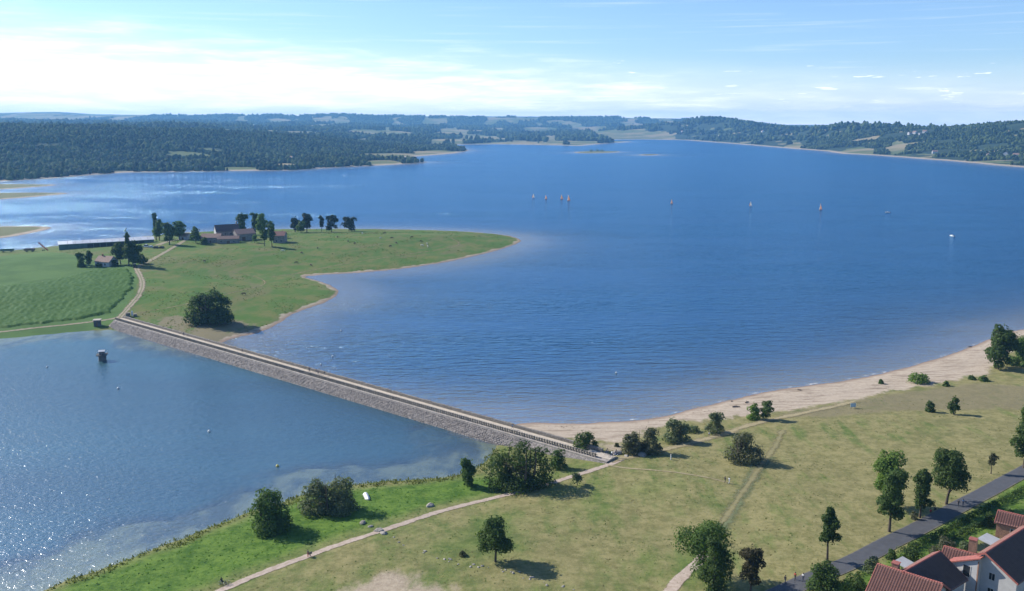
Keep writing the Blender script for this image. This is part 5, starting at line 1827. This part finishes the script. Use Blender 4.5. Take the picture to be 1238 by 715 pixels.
cmw = cow_mesh()
cmb = cmw.copy()
cmw.materials.append(M_COWW)
cmb.materials.append(M_COWB)
rs_ = np.random.RandomState(11)
for i, (u, v, c) in enumerate([(510, 298, 0), (517, 299, 0), (438, 283.5, 0), (342, 304.5, 0), (460, 289, 0), (516, 296, 0), (408, 287.5, 1), (421, 293, 1), (429, 295.5, 1), (465, 283, 1), (474, 289, 1), (479, 295, 1), (472, 299, 1), (498, 288, 1), (509, 293, 1), (365, 307, 1), (384, 301, 1),
                               (376, 322, 1), (358, 319, 1), (247, 317, 1), (295, 357, 1)]):
    o = link('cow', [cmw, cmb][c], None, None, G(u, v))
    o.rotation_euler = (0, 0, rs_.uniform(0, 6.28))
    tag(o, ['white cow grazing on the green peninsula pasture', 'dark brown cow grazing on the green peninsula pasture'][c], 'cow', ['white cows grazing', 'dark cows grazing'][c])

# ------------------------------------------------------------------ stones and driftwood
M_ROCK = simple('field_stone', (.30, .27, .23), .95, .3, 1.5, bump=.4)


def rock_mesh(seed):
    b = bmesh.new()
    bmesh.ops.create_icosphere(b, subdivisions=2, radius=1)
    r_ = random.Random(seed)
    o1 = [r_.uniform(0, 50) for _ in range(3)]
    from mathutils import noise as mn
    for vv in b.verts:
        d = 1 + .45 * mn.noise(vv.co * 1.1 + Vector(o1))
        vv.co = Vector((vv.co.x * d * 1.15, vv.co.y * d * .85, max(-.4, vv.co.z * d * .62)))
    me = bpy.data.meshes.new('stone')
    b.to_mesh(me)
    b.free()
    me.materials.append(M_ROCK)
    return me


RK = [rock_mesh(i) for i in range(6)]


def rock(label, u, v, r, group=None, name='stone', i=0):
    p = G(u, v)
    o = link(name, RK[i % 6], None, None, (p.x, p.y, p.z + r * .15))
    o.scale = (r, r, r * (.8 + .3 * ((i * 37) % 10) / 10))
    o.rotation_euler = (0, 0, i * 1.3)
    return tag(o, label, 'stone', group)


for i, (u, v, r, lb) in enumerate([(458, 642, .95, 'big rounded boulder where the stone row meets the gravel path'), (439, 633, .85, 'pale boulder at the end of the stone row in the willow shade'), (464, 645.5, .75, 'flat stone on the gravel path edge beside the big boulder'),
                                   (448, 637, .6, 'dark stone between the pale boulder and the big boulder'), (424, 613, .9, 'pale stone against the lush grass beside the twin willow'), (746, 549, 1.4, 'dark boulder on the sand by the dam end'), (776, 551, 1.5, 'grey boulder below the brownish spiky shrub'),
                                   (770, 549, .8, 'small boulder beside the grey boulder below the spiky shrub'), (520, 612, 1.0, 'pale stone slab beside the bend of the gravel path'), (757, 552, .7, 'low stone on the sand between the two boulders')]):
    rock(lb, u, v, r, None, 'boulder', i)
P = resample(np.array([(468, 647), (476, 653), (500, 664), (522, 671), (545, 679), (565, 684), (590, 687), (605, 689), (625, 694), (645, 700), (665, 706), (690, 714)], float), 4.6)
for i, (u, v) in enumerate(P):
    if rs_.uniform() < .38:
        continue
    rock('weathered stone of the broken row crossing the meadow', u + rs_.uniform(-4, 4), v + rs_.uniform(-3, 3), rs_.uniform(.12, .36), 'stones of the broken meadow row', 'stone', i)
for i, (u, v, ln, lb) in enumerate([(890, 492.5, 2.6, 'dark driftwood log lying across the upper sand'), (903, 487, 1.8, 'short dark driftwood on the sand beyond the log'), (884, 485.5, 1.2, 'driftwood stump close to the waterline'), (966, 472, 1.6, 'driftwood piece at the waterline by the wave foam'), (1172, 420, 2.0, 'driftwood log near the tall tree at the beach end')]):
    p = G(u, v)
    t = thing('driftwood_log', lb, 'log', (p.x, p.y, p.z + .18), i * .8)
    MB().tube([(-ln / 2, 0, .02), (0, .1, .1), (ln / 2, -.05, .0)], [.26, .24, .14], 8).build('log', M_WOOD, t)
    MB().tube([(0, .1, .1), (.3, .5, .5)], [.12, .05], 6).build('branch_stub', M_WOOD, t)

# ------------------------------------------------------------------ far woods (one mass), crops, reeds, grass
def forest_mat(n, out):
    oi = n.new('ShaderNodeObjectInfo')
    P = n.new('ShaderNodeNewGeometry').outputs['Position']
    big_ = n.noise(P, .008, 4, .65)
    c = n.mix(oi.outputs['Random'], (.009, .019, .009), (.046, .072, .022))
    c = n.mix(n.math('MULTIPLY', n.step(n.noise(P, .0035, 3, .6), .52, .6), .75), c, n.mix(oi.outputs['Random'], (.010, .017, .012), (.018, .030, .017)))
    c = n.mix(n.math('MULTIPLY', n.step(n.math('MULTIPLY_ADD', oi.outputs['Random'], .30, big_), .56, .74), .9), c, (.085, .115, .036))
    p = n.new('ShaderNodeBsdfPrincipled', {'Base Color': c, 'Roughness': .9, 'Specular IOR Level': .1})
    nz = n.noise(P, .8, 3, .7)
    bp = n.new('ShaderNodeBump', {'Strength': .8, 'Distance': 1.2, 'Height': nz})
    n.l.new(bp.outputs[0], p.inputs['Normal'])
    n.l.new(p.outputs[0], out.inputs[0])


def scatter_group(name, kinds, material):
    g = bpy.data.node_groups.new(name, 'GeometryNodeTree')
    g.interface.new_socket('Geometry', in_out='INPUT', socket_type='NodeSocketGeometry')
    g.interface.new_socket('Geometry', in_out='OUTPUT', socket_type='NodeSocketGeometry')
    nd, lk = g.nodes, g.links
    gi, go = nd.new('NodeGroupInput'), nd.new('NodeGroupOutput')
    join = nd.new('GeometryNodeJoinGeometry')
    for i, (sx, sz, amp, sub) in enumerate(kinds):
        ico = nd.new('GeometryNodeMeshIcoSphere')
        ico.inputs['Subdivisions'].default_value = sub
        ico.inputs['Radius'].default_value = 1.0
        pos = nd.new('GeometryNodeInputPosition')
        nz = nd.new('ShaderNodeTexNoise')
        nz.inputs['Scale'].default_value = 1.3
        nz.inputs['Detail'].default_value = 2.0
        add = nd.new('ShaderNodeVectorMath')
        add.operation = 'ADD'
        add.inputs[1].default_value = (i * 7.3, i * 3.1, i)
        lk.new(pos.outputs[0], add.inputs[0])
        lk.new(add.outputs[0], nz.inputs['Vector'])
        sub_ = nd.new('ShaderNodeVectorMath')
        sub_.operation = 'SUBTRACT'
        sub_.inputs[1].default_value = (.5, .5, .5)
        lk.new(nz.outputs['Color'], sub_.inputs[0])
        sc = nd.new('ShaderNodeVectorMath')
        sc.operation = 'SCALE'
        sc.inputs['Scale'].default_value = amp
        lk.new(sub_.outputs[0], sc.inputs[0])
        sp = nd.new('GeometryNodeSetPosition')
        lk.new(ico.outputs[0], sp.inputs['Geometry'])
        lk.new(sc.outputs[0], sp.inputs['Offset'])
        tr = nd.new('GeometryNodeTransform')
        lk.new(sp.outputs[0], tr.inputs['Geometry'])
        tr.inputs['Scale'].default_value = (sx, sx, sz)
        tr.inputs['Translation'].default_value = (0, 0, sz * .78)
        sm_ = nd.new('GeometryNodeSetMaterial')
        sm_.inputs['Material'].default_value = material
        lk.new(tr.outputs[0], sm_.inputs['Geometry'])
        g2i = nd.new('GeometryNodeGeometryToInstance')
        lk.new(sm_.outputs[0], g2i.inputs[0])
        lk.new(g2i.outputs[0], join.inputs[0])
    iop = nd.new('GeometryNodeInstanceOnPoints')
    lk.new(gi.outputs[0], iop.inputs['Points'])
    lk.new(join.outputs[0], iop.inputs['Instance'])
    iop.inputs['Pick Instance'].default_value = True
    ri = nd.new('FunctionNodeRandomValue')
    ri.data_type = 'INT'
    ri.inputs['Min'].default_value = 0 if True else 0
    for s_ in ri.inputs:
        if s_.name == 'Max' and s_.type == 'INT':
            s_.default_value = len(kinds) - 1
        if s_.name == 'Min' and s_.type == 'INT':
            s_.default_value = 0
    lk.new([o for o in ri.outputs if o.type == 'INT'][0], iop.inputs['Instance Index'])
    rr = nd.new('FunctionNodeRandomValue')
    rr.data_type = 'FLOAT_VECTOR'
    vi = [s_ for s_ in rr.inputs if s_.type == 'VECTOR']
    vi[0].default_value = (-.08, -.08, 0)
    vi[1].default_value = (.08, .08, 6.28)
    lk.new([o for o in rr.outputs if o.type == 'VECTOR'][0], iop.inputs['Rotation'])
    na_ = nd.new('GeometryNodeInputNamedAttribute')
    na_.data_type = 'FLOAT'
    na_.inputs['Name'].default_value = 'size'
    lk.new(na_.outputs['Attribute'], iop.inputs['Scale'])
    lk.new(iop.outputs[0], go.inputs[0])
    return g


def scatter(name, label, X, Y, Z, size, grp):
    me = pydata(name, np.stack([X, Y, Z], 1), [])
    put_attr(me, 'size', size)
    o = link(name, me)
    md = o.modifiers.new('scatter', 'NODES')
    md.node_group = grp
    return tag(o, label, None, None, 'stuff')


def polar_pts(rs, n, r0, r1, a0=-36.5, a1=36.5):
    r = np.sqrt(rs.uniform(r0 * r0, r1 * r1, n))
    a = np.radians(rs.uniform(a0, a1, n))
    return r * np.sin(a), r * np.cos(a)


rs7 = np.random.RandomState(21)
M_FOREST = mat('forest_canopy', forest_mat)
KN = [(.42, .62, .75, 2), (.50, .52, .85, 2), (.36, .70, .6, 2), (.55, .50, .9, 2)]
for nm, r0, r1, n, lo, hi in (('woods', 1350, 3600, 165000, 5.5, 13), ('distant_woods', 3600, 9000, 130000, 13, 27)):
    X, Y = polar_pts(rs7, n, r0, r1)
    s_ = sdist(X, Y, FAR) + fbm(X, Y, 120., 3) * 10
    cl = clearing_mask(X, Y) + (fbm(X, Y, 83., 4)) * .8
    gap = fbm(X + 333, Y, 160., 3)
    rhs = (X > .13 * Y)
    keep = (s_ > np.where(rhs, 24, 9)) & (cl < .45) & (gap > np.where(rhs, -.22 + .30 * (1 - sstep(60, 420, s_)), -.42))
    edge = np.exp(-np.maximum(s_, 0) / 60)
    X, Y = X[keep], Y[keep]
    sz = lo + (hi - lo) * rs7.uniform(0, 1, len(X)) ** 1.7 * 1.25 * (1 + .25 * fbm(X, Y, 200., 2))
    sz *= np.where(X > .13 * Y, .82, 1.0)
    g_ = scatter_group(nm, KN, M_FOREST)
    scatter(nm, 'wooded hills beyond the lake' if nm == 'woods' else 'distant woods between pale fields', X, Y, ground_n(X, Y) - 1.0, sz * .8, g_)

# trees standing on the small islands and spits
for k_, (u, v) in enumerate([(715, 183.6), (722, 183.2), (728, 183.4)]):
    plant('far_tree', 'small tree on the low grassy island far out in the lake', u, v, v - 3.0, 5, 'bush', L_DARK, 'tree', z0f=.05, k=6, group='island trees')


def poly_pts(rs, poly, n):
    lo, hi = poly.min(0), poly.max(0)
    X = rs.uniform(lo[0], hi[0], n)
    Y = rs.uniform(lo[1], hi[1], n)
    k = sdist(X, Y, poly) > 0
    return X[k], Y[k]


# maize in rows
CORN = np.array([G(u, v)[:2] for u, v in [(-70, 401), (-70, 352), (0, 347), (60, 340), (120, 326), (158, 326), (163, 336), (161, 349), (150, 363), (134, 379), (95, 387), (50, 392), (0, 398)]])
ct = (np.array(G(160, 330)[:2]) - np.array(G(130, 380)[:2]))
ct /= np.linalg.norm(ct)
cn = np.array([-ct[1], ct[0]])
cc = CORN.mean(0)
ga, gb = np.meshgrid(np.arange(-130, 130, 1.1), np.arange(-190, 190, .8), indexing='ij')
qx, qy = cc[0] + ct[0] * ga + cn[0] * gb, cc[1] + ct[1] * ga + cn[1] * gb
rsc = np.random.RandomState(4)
inn = sdist(qx.ravel(), qy.ravel(), CORN).reshape(qx.shape)
qh = .75 + .05 * np.cos(2 * np.pi * (gb + 1.2 * fbm(qx, qy, 40., 2)) / 3.2) * sstep(-.5, .35, fbm(qx + 7, qy, 35., 2)) + rsc.uniform(-.28, .28, qx.shape) + .5 * fbm(qx, qy, 20., 3)
qz = ground_n(qx.ravel(), qy.ravel()).reshape(qx.shape) + np.where(inn > 1.5 + fbm(qx, qy, 5., 2) * 2, np.maximum(qh, .15), -.25)
II = np.arange(qx.size).reshape(qx.shape)
F = np.stack([II[:-1, :-1], II[1:, :-1], II[1:, 1:], II[:-1, 1:]], -1).reshape(-1, 4)
F = F[inn.ravel()[F].max(1) > .3]
us_, F = np.unique(F, return_inverse=True)
F = F.reshape(-1, 4)
V = np.stack([qx.ravel()[us_], qy.ravel()[us_], qz.ravel()[us_]], 1)
L_CORN = leaf_mat('maize_leaves', (.055, .128, .017), (.098, .190, .030), .2)
tag(link('maize', pydata('maize', V, F), L_CORN), 'green maize growing in rows on the peninsula field', None, None, 'stuff')


def blades(name, label, X, Y, h, wdt, material, rs, lean=.35):
    n = len(X)
    Z = ground_n(X, Y)
    a = rs.uniform(0, 6.28, n)
    hh = h * rs.uniform(.5, 1.3, n)
    ww = wdt * rs.uniform(.6, 1.4, n)
    dx, dy = np.cos(a) * ww, np.sin(a) * ww
    if lean > .5:
        hh = hh * .55
    lx, ly = rs.normal(0, lean, n) * hh, rs.normal(0, lean, n) * hh
    b = np.stack([X, Y, Z - .04], 1)
    V = np.stack([b + np.stack([dx, dy, 0 * dx], 1), b - np.stack([dx, dy, 0 * dx], 1),
                  b + np.stack([lx - dx * .9, ly - dy * .9, hh * .8], 1), b + np.stack([lx + dx * .5, ly + dy * .5, hh], 1)], 1).reshape(-1, 3)
    return tag(link(name, pydata(name, V, np.arange(4 * n).reshape(n, 4)), material), label, None, None, 'stuff')


L_REED = leaf_mat('reed_leaves', (.075, .095, .026), (.165, .170, .055), .4)
L_GRASS = leaf_mat('grass_tufts', (.070, .115, .026), (.150, .190, .055), .3)
L_LUSH = leaf_mat('lush_tufts', (.060, .130, .020), (.125, .220, .040), .5)
L_DRY = leaf_mat('dry_tufts', (.150, .135, .055), (.245, .215, .095), .25)
X, Y = rs7.uniform(-150, 30, 90000), rs7.uniform(110, 260, 90000)
sf = sdist(X, Y, FG) + fbm(X, Y, 9., 3) * .7
al, ac = dam_coord(X, Y)
k = (sf > -.8 + 1.5 * fbm(X + 40, Y, 6., 2)) & (sf < 3.2 + 4 * fbm(X, Y, 14., 2)) & (ac < -9) & (rs7.uniform(0, 1, len(X)) < .9)
blades('reeds', 'dark reeds fringing the basin shore', X[k], Y[k], .50, .14, L_REED, rs7)
PATHS = [np.array([G(u, v)[:2] for u, v in q]) for q in (
    [(225, 735), (330, 688), (465, 641), (545, 614.5), (640, 592), (752, 556)], [(736, 558), (800, 545), (882, 523), (945, 505), (1035, 485)], ROADPX)]
X, Y = polar_pts(rs7, 150000, 120, 330, -36, 36)
sf = sdist(X, Y, FG)
pd = np.min(np.stack([pdist(X, Y, q) - (3.2 if i == 2 else 1.6) for i, q in enumerate(PATHS)]), 0)
ok = (sf > 4) & (pd > 0) & (sdist(X, Y, BEACH) < -3) & (sdist(X, Y, DIRT) < 1)
al, ac = dam_coord(X, Y)
ok &= ~((np.abs(ac) < 9) & (al < DL + 2))
patch = fbm(X, Y, 18., 4)
lush = np.maximum(sdist(X, Y, LUSH), sdist(X, Y, VERGE)) > 0
r_ = rs7.uniform(0, 1, len(X))
k = ok & lush & (r_ < .16)
blades('lush_grass', 'lush green grass tufts on the basin bank and road verge', X[k], Y[k], .40, .20, L_LUSH, rs7, 1.3)
k = ok & ~lush & (patch > .15) & (r_ < .16)
blades('meadow_grass', 'green grass tufts in the meadow', X[k], Y[k], .30, .18, L_GRASS, rs7, 1.5)
k = ok & ~lush & (patch < -.1) & (r_ < .12)
blades('dry_grass', 'dry yellow grass tufts in the meadow', X[k], Y[k], .30, .18, L_DRY, rs7, 1.5)
X, Y = poly_pts(rs7, PEN, 60000)
k = (sdist(X, Y, PEN) > 3) & (sdist(X, Y, CROP) < -2) & (fbm(X, Y, 30., 4) > .12) & (Y < 800) & (X > -420)
blades('pasture_grass', 'rough grass tufts on the peninsula pasture', X[k], Y[k], .5, .35, L_GRASS, rs7, 1.4)


# ------------------------------------------------------------------ foam along the beach
def foam_mat(n, out):
    P = n.new('ShaderNodeNewGeometry').outputs['Position']
    a = n.step(n.math('ADD', n.noise(n.mapping(P, scale=(.25, .25, 1)), 1.0, 5, .7), n.math('MULTIPLY', n.noise(P, 2.5, 3, .7), .35)), .70, .90)
    a = n.math('MULTIPLY', a, n.math('SUBTRACT', 1.0, n.step(n.attr('across'), .4, 1.0)))
    d = n.new('ShaderNodeBsdfDiffuse', {0: (.78, .76, .74)})
    n.l.new(n.new('ShaderNodeMixShader', {0: a, 1: n.new('ShaderNodeBsdfTransparent'), 2: d}).outputs[0], out.inputs[0])


fl = PX([(612, 514.5), (640, 510), (680, 511.5), (730, 509.5), (780, 507), (816, 499.5), (852, 489.5), (884, 482.6), (917, 474.6), (951, 468.6), (985, 464), (1015, 460.5), (1050, 454), (1081, 447.6), (1116, 437.6), (1156, 425.6), (1187, 412.8), (1217, 401)])
fo = ribbon('foam', None, 1.3, mat('foam', foam_mat), .05, jit=.5, world=fl)
vv = fo.data.vertices
co = np.empty(len(vv) * 3, np.float32)
vv.foreach_get('co', co)
co = co.reshape(-1, 3)
co[:, 2] = np.maximum(co[:, 2], .05)
vv.foreach_set('co', co.ravel())
fo['kind'] = 'stuff'
fo['label'] = 'thin white wave foam along the sandy beach'

# wrack and pebbles strewn on the sand
X, Y = poly_pts(rs7, BEACH, 60000)
sb = sdist(X, Y, FG)
k = (sb > .8) & (fbm(X, Y, 11., 3) + .35 * np.exp(-((sb - 4.5 - 2 * fbm(X, Y, 25., 2)) / 1.2) ** 2) > .30) & (rs7.uniform(0, 1, len(X)) < .30)
blades('wrack', 'dark wrack and twigs strewn in lines on the beach sand', X[k], Y[k], .22, .22, simple('wrack_twigs', (.13, .095, .065), .95, .35, .4), rs7, 1.2)

# ------------------------------------------------------------------ the air
hz = MB().box(-13500, 13500, -13500, 13500, -18, 215)
def haze_mat(n, out):
    v = n.new('ShaderNodeVolumePrincipled', {'Color': (.24, .57, 1.0), 'Density': 7.4e-5, 'Anisotropy': .2})
    n.l.new(v.outputs[0], out.inputs['Volume'])
tag(hz.build('haze', mat('haze', haze_mat)), kind='stuff')
